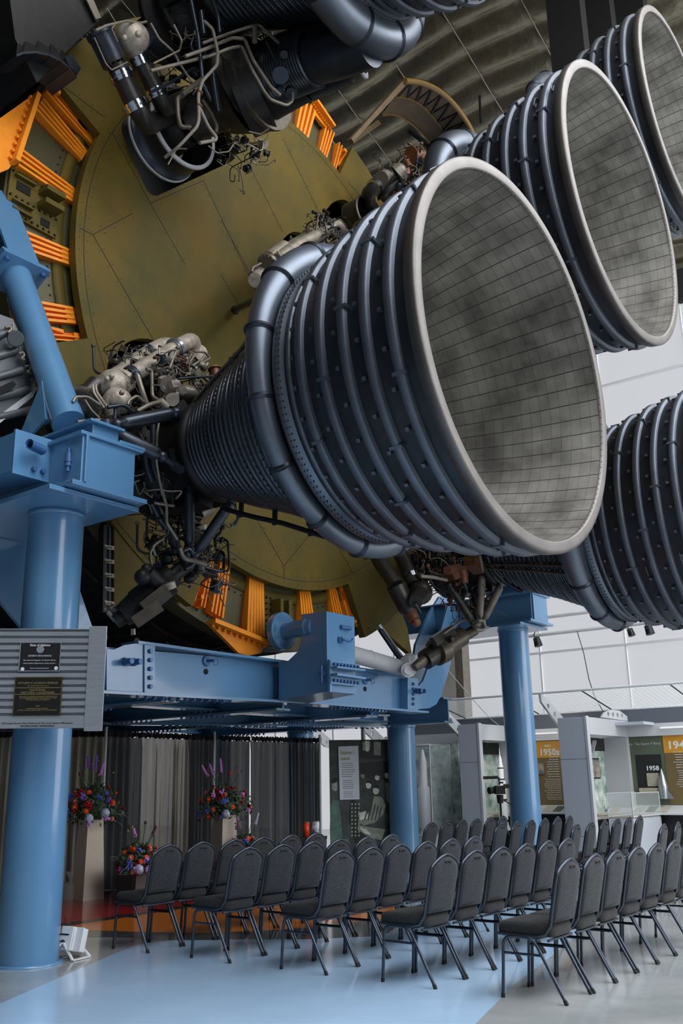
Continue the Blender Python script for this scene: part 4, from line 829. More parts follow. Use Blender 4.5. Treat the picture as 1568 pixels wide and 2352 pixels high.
# ================================================================ blue support frame
def boxR(mb, u0, u1, s0, s1, z0, z1, m=None):
    pts = [FP(u0, s0, z0), FP(u1, s0, z0), FP(u1, s1, z0), FP(u0, s1, z0)]
    mb.prism(pts, (0, 0, z1-z0), m)
def boltrow(mb, a, b, n, d, r=.022, h=.03, m=0):
    a = Vector(a); b = Vector(b)
    for k in range(n): mb.bolt(a+(b-a)*(k/(max(1, n-1))), d, r, h, m)
def column(label, u, s, top, group=None):
    c = FP(u, s); t = thing('support_column', label, 'column', c, group=group)
    mb = MB(); mb.lathe([(0, .27), (top, .27)], c, (0, 0, 1), 64); mb.build('post', 'blue', t)
    mb = MB(); mb.lathe([(0, .31), (.018, .31), (.018, .27)], c, (0, 0, 1), 48); mb.build('base_ring', 'blue', t)
    mb = MB(); mb.lathe([(top-.05, .27), (top-.05, .283), (top, .283), (top, .27)], c, (0, 0, 1), 64); mb.build('collar', 'blue', t)
    return t
cl = column('blue round steel column at far left carrying the silver sign', -5.1, -4.33, 4.13)
cr = column('blue round steel column with a boxed head before the bright glazing', 5.1, -4.6, 4.15)
cm = column('blue round column under the right end of the blue cross beam', 5.1, -7.15, 2.55)
column('second blue column from the left, ending under the beam above the black curtain', 5.1, -9.7, 2.55)
column('thin looking faraway blue column behind the curtain, left of the others', 5.1, -12.1, 2.55)
def cap(t, u, sf, mir=1, side=True):
    mb = MB(); boxR(mb, u-.58, u+.48, sf-.08-1.9, sf-.10, 4.13, 4.175); boxR(mb, u-.42, u+.48, sf-1.9, sf+.02, 4.19, 4.235)
    mb.build('base_plate', 'blue', t, bevel=.004)
    mb = MB(); boxR(mb, u-.32, u+.32, sf-3.0, sf, 4.235, 4.70); mb.build('girder', 'blue', t, bevel=.006)
    mb = MB(); boxR(mb, u-.36, u+.40, sf-3.0, sf+.03, 4.70, 4.735); boxR(mb, u-.1, u+.22, sf-1.0, sf-.15, 4.735, 4.92); boxR(mb, u-.16, u+.26, sf-1.05, sf-.1, 4.92, 4.95)
    boxR(mb, u-.30, u-.27, sf-.02, sf+.035, 4.235, 4.70); boxR(mb, u+.1, u+.42, sf+.0, sf+.03, 4.72, 4.76)
    mb.build('top_plate', 'blue', t, bevel=.004)
    if side:
        mb = MB(); boxR(mb, u-.72, u-.33, sf-4.0, sf-.52, 4.36, 4.74); mb.build('side_beam', 'blue', t)
        mb = MB(); boxR(mb, u-.72, u-.30, sf-.53, sf-.50, 4.33, 4.77); boltrow(mb, FP(u-.45, sf-.5, 4.66), FP(u-.45, sf-.5, 4.66), 1, AX, .028, .04, 1); boltrow(mb, FP(u-.5, sf-.5, 4.42), FP(u-.4, sf-.5, 4.42), 2, AX, .028, .04, 1)
        mb.build('end_plate', ['blue', 'bluebolt'], t)
        mb = MB(); a = FP(u-.33, sf-.42, 4.6)
        mb.lathe([(0, .035)]+[(z*.02, .05 if z % 2 else .035) for z in range(1, 12)], a-SD*.12, (-SD+AX*.3), 12)
        b = FP(u-.34, sf-.18, 4.42); mb.cyl(b, b+UP*.13, .035, n=10); mb.cyl(b-UP*.05, b+UP*.18, .02, n=8); mb.cyl(b+UP*.04, b+UP*.06, .045, n=6); mb.build('valve', 'bluebolt', t)
cap(cl, -5.1, -3.55); cap(cr, 5.02, -4.0, side=False)
# raking strut with its saddle above the left column
st = thing('raking_strut', 'blue tubular strut leaning up to the left edge from the left column head', 'strut', PU(155, 965, -5.12))
mb = MB(); a = PU(158, 972, -5.12); b = PU(37, 636, -5.12); mb.cyl(a, b, .172, n=48); mb.build('tube', 'blue', st)
d = (b-a).normalized()
mb = MB(); n1 = d; x1 = SD; y1 = d.cross(SD).normalized(); R3 = Matrix((x1, y1, n1)).transposed()
mb.box(b+d*.02, (.62, .50, .05), R3); mb.box(b+d*.08, (.60, .46, .05), R3)
for i in (-1, 1):
    for j in (-1, 1): mb.bolt(b+x1*.24*i+y1*.18*j, -d, .03, .06, 1)
mb.build('flange', ['blue', 'bluebolt'], st)
mb = MB(); e = b+d*.1
mb.box(e+d*.7+y1*.0, (.42, .06, 1.4), R3); mb.box(e+d*.7, (.03, .42, 1.4), R3); mb.box(e+d*.7+y1*.2, (.42, .03, 1.4), R3); mb.box(e+d*.7-y1*.2, (.42, .03, 1.4), R3)
mb.build('saddle_beam', 'blue', st)
mb = MB(); mb.prism([PU(96, 875, -5.3), PU(104, 962, -5.3), PU(60, 1009, -5.3), PU(46, 996, -5.3)], SD*.03); mb.prism([PU(99, 876, -5.12), PU(120, 960, -5.12), PU(100, 975, -5.12)], SD*.03); mb.build('gusset', 'blue', st)
# cradle: cross beam, hooked arms, centre post
cb = thing('cradle_beam', 'long light blue bolted cross beam under the rocket stage', 'beam', PS(480, 1600, -5.45))
SB = -5.45
def web(pts, s, th, name, parent, m='blue', **kw):
    mb = MB(); mb.prism([PS(x, y, s) for x, y in pts], -AX*th); return mb.build(name, m, parent, **kw)
web([(150, 1478), (655, 1522), (655, 1610), (150, 1583)], SB-.16, .03, 'web', cb)
web([(640, 1520), (944, 1557), (944, 1632), (640, 1612)], SB-.16, .03, 'web', cb)
web([(245, 1490), (262, 1492), (285, 1482), (318, 1477), (332, 1480), (332, 1590), (245, 1585)], SB-.02, .03, 'cheek_plate', cb)
def flange(x0, y0, x1, y1, w, name='flange', th=.035, bolts=0):
    a = PS(x0, y0, SB); b = PS(x1, y1, SB); mb = MB(); mb.prism([a, b, b-AX*w, a-AX*w], UP*th)
    if bolts: boltrow(mb, a+(b-a)*.3-AX*.08, a+(b-a)*.3+(b-a)*.35-AX*.08, bolts, -UP, .022, .03, 1); boltrow(mb, a+(b-a)*.3-AX*.25, a+(b-a)*.3+(b-a)*.35-AX*.25, bolts, -UP, .022, .03, 1)
    return mb.build(name, ['blue', 'bluebolt'], cb)
flange(318, 1478, 658, 1523, .32); flange(150, 1588, 700, 1616, .36, bolts=12); flange(818, 1537, 946, 1554, .32); flange(690, 1614, 985, 1638, .36, bolts=14)
mb = MB()
for x0, y0, y1 in ((332, 1481, 1590), (936, 1556, 1630)):
    mb.prism([PS(x0, y0, SB), PS(x0+24, y0+2, SB), PS(x0+24, y1+2, SB), PS(x0, y1, SB)], -AX*.16, 0)
    for k in range(5): mb.bolt(PS(x0+12, y0+15+k*(y1-y0-28)/4, SB), AX, .03, .03, 1)
mb.build('splice_plate', ['blue', 'bluebolt'], cb)
mb = MB()
for x, y in ((285, 1520), (305, 1521), (952, 1587), (962, 1588)):
    mb.bolt(PS(x, y, SB-.03), AX, .055, .06, 0); mb.bolt(PS(x+3, y, SB+.03), AX, .04, .12, 0, 6)
mb.build('hinge_bolts', 'bluebolt', cb)
for x, y in ((474, 1518), (838, 1562)):
    mb = MB(); p = PS(x, y, SB-.15); mb.bolt(p, AX, .07, .012, 0, 16); mb.cyl(p, p+AX*.10+SD*.05, .018); c = p+AX*.11+SD*.06; mb.sweep([c+SD*.045*math.cos(t*.5236)+UP*(.045*math.sin(t*.5236)-.02) for t in range(12)], .006, 6, closed=True)
    mb.bolt(p-UP*.14, AX, .038, .004, 1, 14); mb.build('lock_pin', ['bluebolt', 'black'], cb)
web([(945, 1556), (953, 1572), (962, 1575), (972, 1564), (990, 1515), (1015, 1440), (1030, 1385), (1062, 1385), (1048, 1450), (1034, 1530), (1014, 1596), (1002, 1618), (985, 1627), (945, 1630)], SB-.05, .05, 'hook_plate', cb, bevel=.003)
web([(945, 1545), (955, 1480), (985, 1410), (1010, 1370), (1050, 1368), (1060, 1400), (1014, 1470), (990, 1540), (968, 1576), (950, 1574)], SB-.55, .05, 'hook_plate', cb)
web([(-40, 1180), (60, 1190), (120, 1265), (178, 1340), (216, 1452), (250, 1500), (250, 1585), (120, 1570), (52, 1445), (-40, 1330)], SB-.1, .05, 'hook_plate', cb)
web([(-60, 1150), (70, 1200), (40, 1300), (0, 1360), (-60, 1300)], SB-.6, .05, 'hook_plate', cb)
# centre post
cp = thing('hold_down_post', 'light blue boxed post with bolted bracket standing on the cross beam', 'post', PS(750, 1600, -4.6))
u0 = -.43
prof = [(750, 1404), (692, 1411), (691, 1470), (683, 1497), (662, 1517), (640, 1521), (640, 1610), (752, 1588)]
mb = MB(); mb.prism([PU(x, y, u0) for x, y in prof], SD*.64); mb.build('body', 'blue', cp, bevel=.004)
zf = lambda x, y: PS(x, y, -4.56)
mb = MB()
for y0, y1 in ((1521, 1533), (1546, 1562), (1570, 1588)):
    pass
mb.prism([zf(753, 1519), zf(816, 1526), zf(818, 1540), zf(753, 1532)], AX*.05, 0); mb.prism([zf(753, 1532), zf(818, 1540), zf(818, 1543), zf(753, 1536)], AX*.16, 0)
mb.prism([zf(753, 1548), zf(820, 1558), zf(820, 1562), zf(753, 1553)], AX*.16, 0); mb.prism([zf(753, 1553), zf(816, 1562), zf(816, 1577), zf(753, 1571)], AX*.05, 0)
for k in range(8):
    mb.bolt(zf(759+k*7.7, 1526+k*.9), AX, .025, .09, 1); mb.bolt(zf(759+k*7.7, 1563+k*.9), AX, .025, .09, 1)
mb.prism([zf(752, 1515), zf(757, 1515), zf(757, 1590), zf(752, 1590)], AX*.04, 0)
mb.build('bolted_bracket', ['blue', 'bluebolt'], cp)
mb = MB(); mb.cyl(zf(783, 1440), zf(783, 1440)+AX*.02+SD*.2, .028); p = zf(782, 1470); mb.pipe([p, p+AX*.06, p+AX*.08+SD*.12-UP*.02, p+AX*.06+SD*.2+UP*.03], .016, 8); mb.box(p, (.06, .06, .08)); mb.build('peg', 'bluebolt', cp)
mb = MB(); p = PU(741, 1548, u0-.02); mb.pipe([p+UP*.1, p-SD*.03+UP*.1, p-SD*.03-UP*.12, p-UP*.12], .02, 8); mb.bolt(p, -SD, .05, .03); mb.build('latch', 'bluebolt', cp)
mb = MB(); a = PS(652, 1449, -5.42); b = PS(694, 1440, -5.02)
mb.cyl(a-AX*.10, a, .27, .27, 36); mb.cyl(a, a+AX*.03, .23, .2, 36); mb.cyl(a, a+AX*.55, .12, .12, 28); mb.cyl(a+AX*.4, a+AX*.46, .14, .14, 28); mb.build('clamp_roller', 'blue', cp)
# secondary frame beneath the stage
sf = thing('floor_frame', 'shaded blue lattice of beams behind the cross beam', 'beam', FP(0, -9, 2.6))
def ibeam(u0, s0, u1, s1, z0, h=.4, w=.3, name='beam'):
    a, b = FP(u0, s0, z0), FP(u1, s1, z0); d = (b-a).normalized(); t = d.cross(UP)*w/2; mb = MB()
    mb.prism([a-t, b-t, b+t, a+t], UP*.03, 0); mb.prism([a-t+UP*h, b-t+UP*h, b+t+UP*h, a+t+UP*h], UP*.03, 0); mb.prism([a-t*.1, b-t*.1, b+t*.1, a+t*.1], UP*h, 0)
    L = (b-a).length; k = .3
    for c in (.25, .5, .75):
        for j in range(7):
            for q in (-.35, .35): mb.bolt(a+d*(L*c+(j-3)*.12)+t*q*2, -UP, .022, .025, 1, 5)
    return mb.build(name, ['blue', 'bluebolt'], sf)
for s in (-7.15, -9.7, -12.1): ibeam(-5.4, s, 5.5, s, 2.58)
for u in (-4.6, -2.2, 0, 2.2, 4.6): ibeam(u, -5.75, u, -12.4, 2.52, .42)
ibeam(-4.6, -7.1, 0, -9.7, 2.5, .2, .2); ibeam(4.6, -7.1, 0, -9.7, 2.5, .2, .2)
# ================================================================ sign on the left column
SX = Vector((math.cos(math.radians(6)), math.sin(math.radians(6)), 0)); SN = Vector((math.sin(math.radians(6)), -math.cos(math.radians(6)), 0)); SO = Vector((-2.5, 8.52, 0))
def SG(x, z, n=0): return SO+SX*x+UP*z+SN*n
sg = thing('memorial_sign', 'corrugated silver metal sign with two dark plaques hung on the left blue column', 'sign', SG(0, 1.99))
x0, x1, zb, zt = -1.25, .36, 1.995, 2.862
mb = MB(); prof = []; N = 14; h = (zt-zb)/N
for k in range(N):
    z = zb+k*h; prof += [(z, .0), (z+h*.14, .022), (z+h*.72, .022), (z+h*.86, 0)]
prof.append((zt, 0)); P0 = [SG(x0, z, n) for z, n in prof]; P1 = [SG(x1, z, n) for z, n in prof]; n = len(prof)
mb.add(P0+P1, [(i, i+1, n+i+1, n+i) for i in range(n-1)]); mb.prism([SG(x0, zb, -.03), SG(x1, zb, -.03), SG(x1, zb, .0), SG(x0, zb, 0)], UP*(zt-zb)); mb.prism([SG(x0, zt, -.03), SG(x1, zt, -.03), SG(x1, zt, .03), SG(x0, zt, .03)], UP*.008)
mb.prism([SG(x0, zb, .024), SG(.345, zb, .024), SG(.345, zb, .03), SG(x0, zb, .03)], UP*.085)
for xx, zz in ((-.52, 2.79), (-.52, 2.70), (-.05, 2.70), (-.05, 2.12), (-.52, 2.12)): mb.bolt(SG(xx, zz, .022), SN, .007, .006)
mb.build('corrugated_panel', 'alu', sg)
mb = MB(); mb.prism([SG(.335, zb-.03, .026), SG(.495, zb-.03, .026), SG(.495, zb-.03, .034), SG(.335, zb-.03, .034)], UP*(zt-zb+.06))
for k in range(9):
    for q in (.365, .410): mb.bolt(SG(q, zb+.05+k*.0985, .034), SN, .0065, .006)
mb.build('end_strip', 'alu', sg, bevel=.003)
M['plaq'] = mat('plaque_black', (14, 15, 18), .3); M['plaqb'] = mat('plaque_bronze_black', (20, 18, 16), .4, .3); M['brz'] = mat('bronze_edge', (96, 84, 52), .4, .7); M['ink'] = mat('black_lettering', (12, 12, 14), .6)
M['letw'] = mat('white_lettering', (196, 198, 200), .6); M['letb'] = mat('bronze_lettering', (150, 136, 92), .45, .5)
def px2sg(x, y):
    p = PL(x, y, SG(0, 0, .03), SN); return (p-SO).dot(SX), p.z
a = px2sg(47, 1476); b = px2sg(137, 1542)
p1 = thing('plaque', 'small black plaque with white blackletter heading, upper one on the silver sign', 'plaque', SG((a[0]+b[0])/2, b[1], .03), group=None)
mb = MB(); mb.box2((0, 0, 0), (0, 0, 0)) if False else None
def panel(o, ax0, ax1, z0, z1, n0, n1, name, m, parent, **k):
    mb = MB(); mb.prism([SG(ax0, z0, n0), SG(ax1, z0, n0), SG(ax1, z0, n1), SG(ax0, z0, n1)], UP*(z1-z0)); return mb.build(name, m, parent, **k)
panel(0, a[0], b[0], b[1], a[1], .024, .036, 'rim', 'alu', p1); panel(0, a[0]+.008, b[0]-.006, b[1]+.008, a[1]-.004, .036, .039, 'face', 'plaq', p1)
def slet(t, cx, cy, w, h, m, parent, **k):
    c = px2sg(cx, cy); s = .001*4.02; return lettering(t, frame3(SG(c[0], c[1], .0395), SX, UP), w*s, h*s, m, parent, **k)
slet('State of Alabama', 93, 1482, 44, 5, 'letw', p1, bold=.02); slet('SATURN V SPACE VEHICLE', 92, 1506.5, 50, 3.6, 'letw', p1); slet('The National Register of Historic Places', 91, 1517, 70, 3.4, 'letw', p1, shear=.25); slet('United States Department of the Interior', 91, 1524, 70, 3.4, 'letw', p1, shear=.25); slet('Alabama Historical Commission', 91, 1535, 41, 2.4, 'letw', p1)
c = px2sg(93, 1492); mb = MB(); p = SG(c[0], c[1], .039); mb.cyl(p, p+SN*.004, .034, .032, 24); mb.build('seal', 'alu', p1)
mb = MB()
for cx, cy in ((52, 1537), (129, 1535)): c = px2sg(cx, cy); p = SG(c[0], c[1], .039); mb.cyl(p, p+SN*.002, .017, .016, 16)
mb.build('emblem', 'letw', p1)
a = px2sg(35, 1555); b = px2sg(139, 1644)
p2 = thing('plaque', 'larger black plaque with bronze border, lower one on the silver sign', 'plaque', SG((a[0]+b[0])/2, b[1], .03))
panel(0, a[0], b[0], b[1], a[1], .024, .04, 'rim', 'brz', p2); panel(0, a[0]+.010, b[0]-.008, b[1]+.006, a[1]-.008, .04, .043, 'face', 'plaqb', p2)
def blet(t, cx, cy, w, h): 
    c = px2sg(cx, cy); s = .001*4.02; return lettering(t, frame3(SG(c[0], c[1], .0435), SX, UP), w*s, h*s, 'letb', p2)
blet('SATURN V LAUNCH VEHICLE', 88, 1569, 85, 4.6); blet('HAS BEEN DESIGNATED A', 88, 1575.5, 47, 2.2); blet('NATIONAL', 88, 1585, 35, 4.4); blet('HISTORIC LANDMARK', 88, 1591, 73, 4.4); blet('THIS SITE POSSESSES NATIONAL SIGNIFICANCE\nIN COMMEMORATING THE HISTORY OF THE\nUNITED STATES OF AMERICA', 88, 1604, 82, 9.5); blet('1984', 87, 1622, 9, 2.6); blet('NATIONAL PARK SERVICE\nUNITED STATES DEPARTMENT OF THE INTERIOR', 86, 1629.5, 84, 6)
mb = MB()
for cy in (1580.5, 1595.5):
    c = px2sg(88, cy); mb.prism([SG(a[0]+.01, c[1], .043), SG(b[0]-.01, c[1], .043), SG(b[0]-.01, c[1], .0445), SG(a[0]+.01, c[1], .0445)], UP*.004)
mb.build('divider', 'letb', p2)
lettering('On loan from the National Air and Space Museum', frame3(SG(*px2sg(86, 1661.5), .031), SX, UP), 151*.00402, .019, 'ink', sg, bold=.02); lettering('Smithsonian Institution', frame3(SG(*px2sg(86, 1667), .031), SX, UP), 72*.00402, .019, 'ink', sg, bold=.02)
# ================================================================ fairings and overhead bodies
f1 = thing('engine_fairing', 'grey corrugated metal fairing at the left edge behind the raking strut', 'fairing', PS(40, 850, -4.8))
mb = MB(); mb.prism([PS(-60, 700, -4.9), PS(30, 733, -4.9), PS(90, 888, -4.9), PS(60, 930, -4.9), PS(-60, 1000, -4.9)], -AX*.08); 
for k in range(5): 
    y = 760+k*45; mb.pipe([PS(-50, y+28, -4.88), PS(22+k*14, y, -4.88)], .045, 8)
M['fair'] = mat('fairing_grey', (84, 88, 92), .45, .3, .1, 3); mb.build('skin', 'fair', f1)
mb = MB()
for k in range(5):
    x = 12+k*15; y = 752+k*30
    p = [PS(x, y, -4.82), PS(x+12, y-3, -4.82), PS(x+14, y+6, -4.82), PS(x+5, y+12, -4.82), PS(x+14, y+14, -4.82)]; mb.pipe(p, .015, 6, bend=.02)
    for j in range(8): mb.bolt(PS(x+18, y+j*4-8, -4.88), AX, .008, .006)
mb.build('clip', 'pipeg', f1)
mb = MB(); mb.prism([PS(-50, 990, -4.85), PS(74, 899, -4.85), PS(78, 909, -4.85), PS(-50, 1012, -4.85)], -AX*.1); mb.build('edge_trim', 'pillare', f1)
mb = MB(); mb.cyl(PS(36, 778, -4.8), PS(36, 778, -4.72), .09, .08, 16); mb.prism([PS(-10, 893, -4.86), PS(22, 878, -4.86), PS(30, 886, -4.86), PS(24, 894, -4.86), PS(-10, 912, -4.86)], AX*.06, 1); mb.build('boss', ['fair', 'black'], f1)
f2 = thing('engine_fairing', 'dark upper fairing in the top left corner with a curved pale lip', 'fairing', PS(120, 100, -5.2))
mb = MB(); mb.prism([PS(15, -60, -5.2), PS(190, -60, -5.2), PS(228, 48, -5.2), PS(165, 105, -5.2), PS(85, 190, -5.2), PS(60, 140, -5.2), PS(35, 90, -5.2)], -AX*1.5)
mb.build('skin', 'dark', f2)
mb = MB(); mb.prism([PS(192, -10, -5.15), PS(208, -10, -5.15), PS(230, 42, -5.15), PS(219, 46, -5.15)], AX*.02); 
for k in range(12): mb.bolt(PS(198+k*1.9, -2+k*4.2, -5.13), AX, .008, .006)
mb.build('edge_trim', 'pipeg', f2)
mb = MB(); P = [(38, 124), (55, 118), (85, 117), (115, 124), (140, 137), (158, 152), (176, 174)]
for (xa, ya), (xb, yb) in zip(P[:-1], P[1:]):
    mb.prism([PS(xa, ya, -5.0), PS(xb, yb, -5.0), PS(xb+1, yb+5, -5.0), PS(xa+1, ya+6, -5.0)], -AX*.5, 0); mb.prism([PS(xa+3, ya-30, -5.25), PS(xb, yb-18, -5.25), PS(xb, yb, -5.0), PS(xa, ya, -5.0)], -AX*.02, 1)
mb.prism([PS(150, 132, -5.0), PS(163, 122, -5.0), PS(186, 158, -5.0), PS(177, 172, -5.0), PS(160, 152, -5.0)], -AX*.05, 0)
mb.build('curved_lip', ['gun', 'dark'], f2)
M['brown'] = mat('brown_primer', (98, 80, 56), .6, .1, .2, 3); M['browned'] = mat('brass_edge', (132, 104, 60), .5, .3)
f3 = thing('engine_fairing', 'brown arched fairing shell with lattice ribs below the quilted ceiling', 'fairing', RP(4.9, 6.0, -7))
mb = MB()
ARCS = [([(930, 186), (965, 190), (1000, 204), (1032, 228), (1060, 262), (1080, 295), (1096, 330)], -5.0), ([(905, 222), (935, 224), (965, 238), (990, 262), (1012, 292), (1026, 325), (1036, 360)], -5.8), ([(876, 264), (905, 262), (935, 276), (960, 296), (982, 320), (1000, 346), (1010, 372)], -6.5)]
A3 = []
for pts, s in ARCS:
    P = [PS(x, y, s) for x, y in pts]; Q = []
    for i in range(len(P)-1):
        p0 = P[max(0, i-1)]; p3 = P[min(len(P)-1, i+2)]
        for k in range(6):
            t = k/6; Q.append(.5*((2*P[i])+(P[i+1]-p0)*t+(2*p0-5*P[i]+4*P[i+1]-p3)*t*t+(3*P[i]-p0-3*P[i+1]+p3)*t**3))
    Q.append(P[-1]); A3.append(Q)
n = len(A3[0])
for Qa, Qb in ((A3[0], A3[1]), (A3[1], A3[2])): mb.add(Qa+Qb, [(i, i+1, n+i+1, n+i) for i in range(n-1)], 0, True); mb.add([q+UP*.12+SD*.05 for q in Qa+Qb], [(i, i+1, n+i+1, n+i) for i in range(n-1)], 0, True)
for Q, r in ((A3[0], .06), (A3[1], .04), (A3[2], .04)): mb.sweep(Q, r, 6, 1)
for k in range(3, n-3, 4): mb.cyl(A3[0][k], A3[1][min(n-1, k+3)], .03, n=6, m=2); mb.cyl(A3[0][k], A3[1][max(0, k-1)], .025, n=6, m=2)
for Q in (A3[1], A3[2]):
    for k in range(0, n-1): mb.ball((Q[k]+Q[k+1])/2+AX*.03, .03, 1, 5)
mb.build('shell', ['brown', 'browned', 'dark'], f3, recalc=False)
mb = MB(); mb.prism([PS(925, 185, -5.05), PS(935, 192, -5.05), PS(835, 300, -5.05), PS(812, 326, -5.05), PS(806, 318, -5.05)], -AX*.1); mb.prism([PS(808, 318, -6.4), PS(868, 275, -6.4), PS(876, 284, -6.4), PS(812, 330, -6.4)], -AX*.15); mb.build('brace', 'brown', f3)
# ================================================================ chairs
TH = 0.91925; AL = Vector((math.cos(TH), math.sin(TH), 0)); FWD = Vector((-math.sin(TH), math.cos(TH), 0)); C0C = Vector((1.58706, 7.18947, 0))
SC, SR, ST = .463684, 1.019458, -.030214
def fabric(name, c):
    m = mat(name, c, .95, 0, 0); nt = m.node_tree; b = nt.nodes['Principled BSDF']
    tc = nt.nodes.new('ShaderNodeTexCoord'); v = nt.nodes.new('ShaderNodeTexVoronoi'); v.inputs['Scale'].default_value = 75; nt.links.new(tc.outputs['Object'], v.inputs['Vector'])
    r = nt.nodes.new('ShaderNodeValToRGB'); r.color_ramp.elements[0].position = .25; r.color_ramp.elements[1].position = .5
    l = lin(c); r.color_ramp.elements[0].color = tuple(q*1.7 for q in l[:3])+(1,); r.color_ramp.elements[1].color = tuple(q*.75 for q in l[:3])+(1,)
    nt.links.new(v.outputs['Distance'], r.inputs[0]); nt.links.new(r.outputs[0], b.inputs['Base Color'])
    bp = nt.nodes.new('ShaderNodeBump'); bp.inputs['Strength'].default_value = .4; bp.inputs['Distance'].default_value = .004; nt.links.new(v.outputs['Distance'], bp.inputs['Height']); nt.links.new(bp.outputs[0], b.inputs['Normal'])
    b.inputs['Sheen Weight'].default_value = .06
    return m
M['fabric'] = fabric('charcoal_fabric', (37, 40, 45)); M['seatfab'] = fabric('seat_fabric', (29, 30, 32))
def make_chair():
    t = thing('banquet_chair', 'x', 'chair', (0, 0, 0))
    # seat: rounded cushion
    mb = MB(); N = 40; rings = []
    for z, k in ((.418, .90), (.424, .97), (.44, 1.0), (.478, 1.0), (.498, .965), (.509, .87), (.513, .5)):
        ring = []
        for i in range(N):
            a = 2*math.pi*i/N; c, s = math.cos(a), math.sin(a); e = .38
            x = .212*math.copysign(abs(c)**e, c)*k; y = .225*math.copysign(abs(s)**e, s)*k
            if y > 0: x *= 1.0; 
            ring.append((x, .305+y, z+(.006*math.cos(a*2))))
        rings.append(ring)
    V = [q for r in rings for q in r]; F = []
    for j in range(len(rings)-1):
        for i in range(N): F.append((j*N+i, j*N+(i+1) % N, (j+1)*N+(i+1) % N, (j+1)*N+i))
    F.append(list(range(N))[::-1]); F.append([(len(rings)-1)*N+i for i in range(N)])
    mb.add(V, F, 0, True); mb.build('seat', 'seatfab', t)
    # back outline (crowned top), leaning backwards
    def yb(z): return .105-(z-.44)*.235
    def half(z):
        if z < .80: return .185+(.195-.185)*(z-.5)/.3
        f = (z-.80)/.125; return .195-(.195-.058)*(f**2.7)
    out = [(half(z), z) for z in [.50+.02*i for i in range(16)]]+[(half(z), z) for z in (.815, .83, .845, .86, .875, .89, .90, .91, .918, .925)]
    outl = out+[(0, .932)]+[(-x, z) for x, z in out[::-1]]
    def layer(sc2, off): 
        cz_ = .715; return [(x*sc2, yb(cz_+(z-cz_)*sc2)+off, cz_+(z-cz_)*sc2) for x, z in outl]
    L = [layer(.86, .030), layer(.93, .026), layer(.965, .008), layer(.965, -.008), layer(.93, -.020), layer(.8, -.026), layer(.4, -.028)]
    n = len(outl); V = [q for l in L for q in l]; F = []
    for j in range(len(L)-1):
        for i in range(n): F.append((j*n+i, j*n+(i+1) % n, (j+1)*n+(i+1) % n, (j+1)*n+i))
    F.append(list(range(n))[::-1]); F.append([(len(L)-1)*n+i for i in range(n)])
    mb = MB(); mb.add(V, F, 0, True); mb.build('backrest', 'fabric', t)
    # hand grip slot near the crown
    mb = MB(); z = .893; mb.sweep([(x, yb(z)-.022, z-.9*x*x*4) for x in (-.045, -.03, -.015, 0, .015, .03, .045)], .011, 8); mb.build('hand_grip', 'rubber', t)
    # back frame tube running round the back and under the seat
    P = []
    for s in (1,):
        P += [(.205, .50, .425), (.207, .35, .42), (.206, .20, .42), (.204, .13, .44), (.200, yb(.50)-.002, .50)]
    P += [(x+.008, yb(z), z) for x, z in out[1:]]+[(0, yb(.94), .94)]
    P = P+[(-x, y, z) for x, y, z in P[-2::-1]]
    mb = MB(); mb.sweep(P, .0125, 10); mb.build('back_frame', 'frame', t)
    for s in (1, -1):
        mb = MB(); mb.pipe([(.212*s, .30, .415), (.212*s, .455, .412), (.213*s, .485, .0)], .0125, 8, bend=.07); mb.cyl((.213*s, .485, 0), (.213*s, .4835, .03), .015, n=8, m=1); mb.build('leg', ['frame', 'rubber'], t)
        mb = MB(); mb.pipe([(.212*s, .36, .415), (.212*s, .225, .412), (.213*s, 0, .0)], .0125, 8, bend=.07); mb.cyl((.213*s, 0, 0), (.213*s, .016, .03), .015, n=8, m=1); mb.build('leg', ['frame', 'rubber'], t)
        mb = MB(); mb.cyl((.213*s, .468, .30), (.213*s, .16, .30), .009, n=8); mb.build('stretcher', 'frame', t)
    mb = MB(); mb.cyl((-.21, .40, .405), (.21, .40, .405), .011, n=8); mb.cyl((-.21, .2, .405), (.21, .2, .405), .011, n=8); mb.cyl((-.205, .11, .40), (.205, .11, .40), .010, n=8); mb.build('seat_rail', 'frame', t)
    return t
proto = make_chair(); used = False
ordw = ['aisle end', 'second', 'third', 'fourth', 'fifth', 'sixth']
rowd = ['first', 'second', 'third', 'fourth', 'fifth']
def place(pos, ang, label, group):
    global used
    mw = Matrix.Translation(pos) @ Matrix.Rotation(ang, 4, 'Z')
    if not used:
        used = True; proto.location = pos; proto.rotation_euler = (0, 0, ang); WM[proto] = mw; proto['label'] = label; proto['group'] = group
        for ch in proto.children: WM[ch] = mw
        return proto
    return copy_tree(proto, mw, label, group)
rg = random.Random(5)
for r in range(5):
    for k in range(7 if r == 0 else 6):
        pos = C0C+FWD*(SR*r)+AL*(SC*(k+.5)+ST*r)+Vector((rg.uniform(-.006, .006), rg.uniform(-.006, .006), 0))
        w = (['first']+ordw[1:]+['seventh'])[k]
        place(pos, TH+rg.uniform(-.02, .02), 'black padded chair, %s from the aisle end, %s row counted from the camera' % (w, rowd[r]), 'banquet chairs in the near block')
blk = [((990, 1891), (1154, 1876)), ((1150, 1893), (1307, 1875)), ((1323, 1895), (1468, 1875)), ((1523, 1895), (1640, 1880))]
bd = ['nearest the glass case', 'before the boxed blue column', 'before the tall grey portal', 'cut by the right edge']
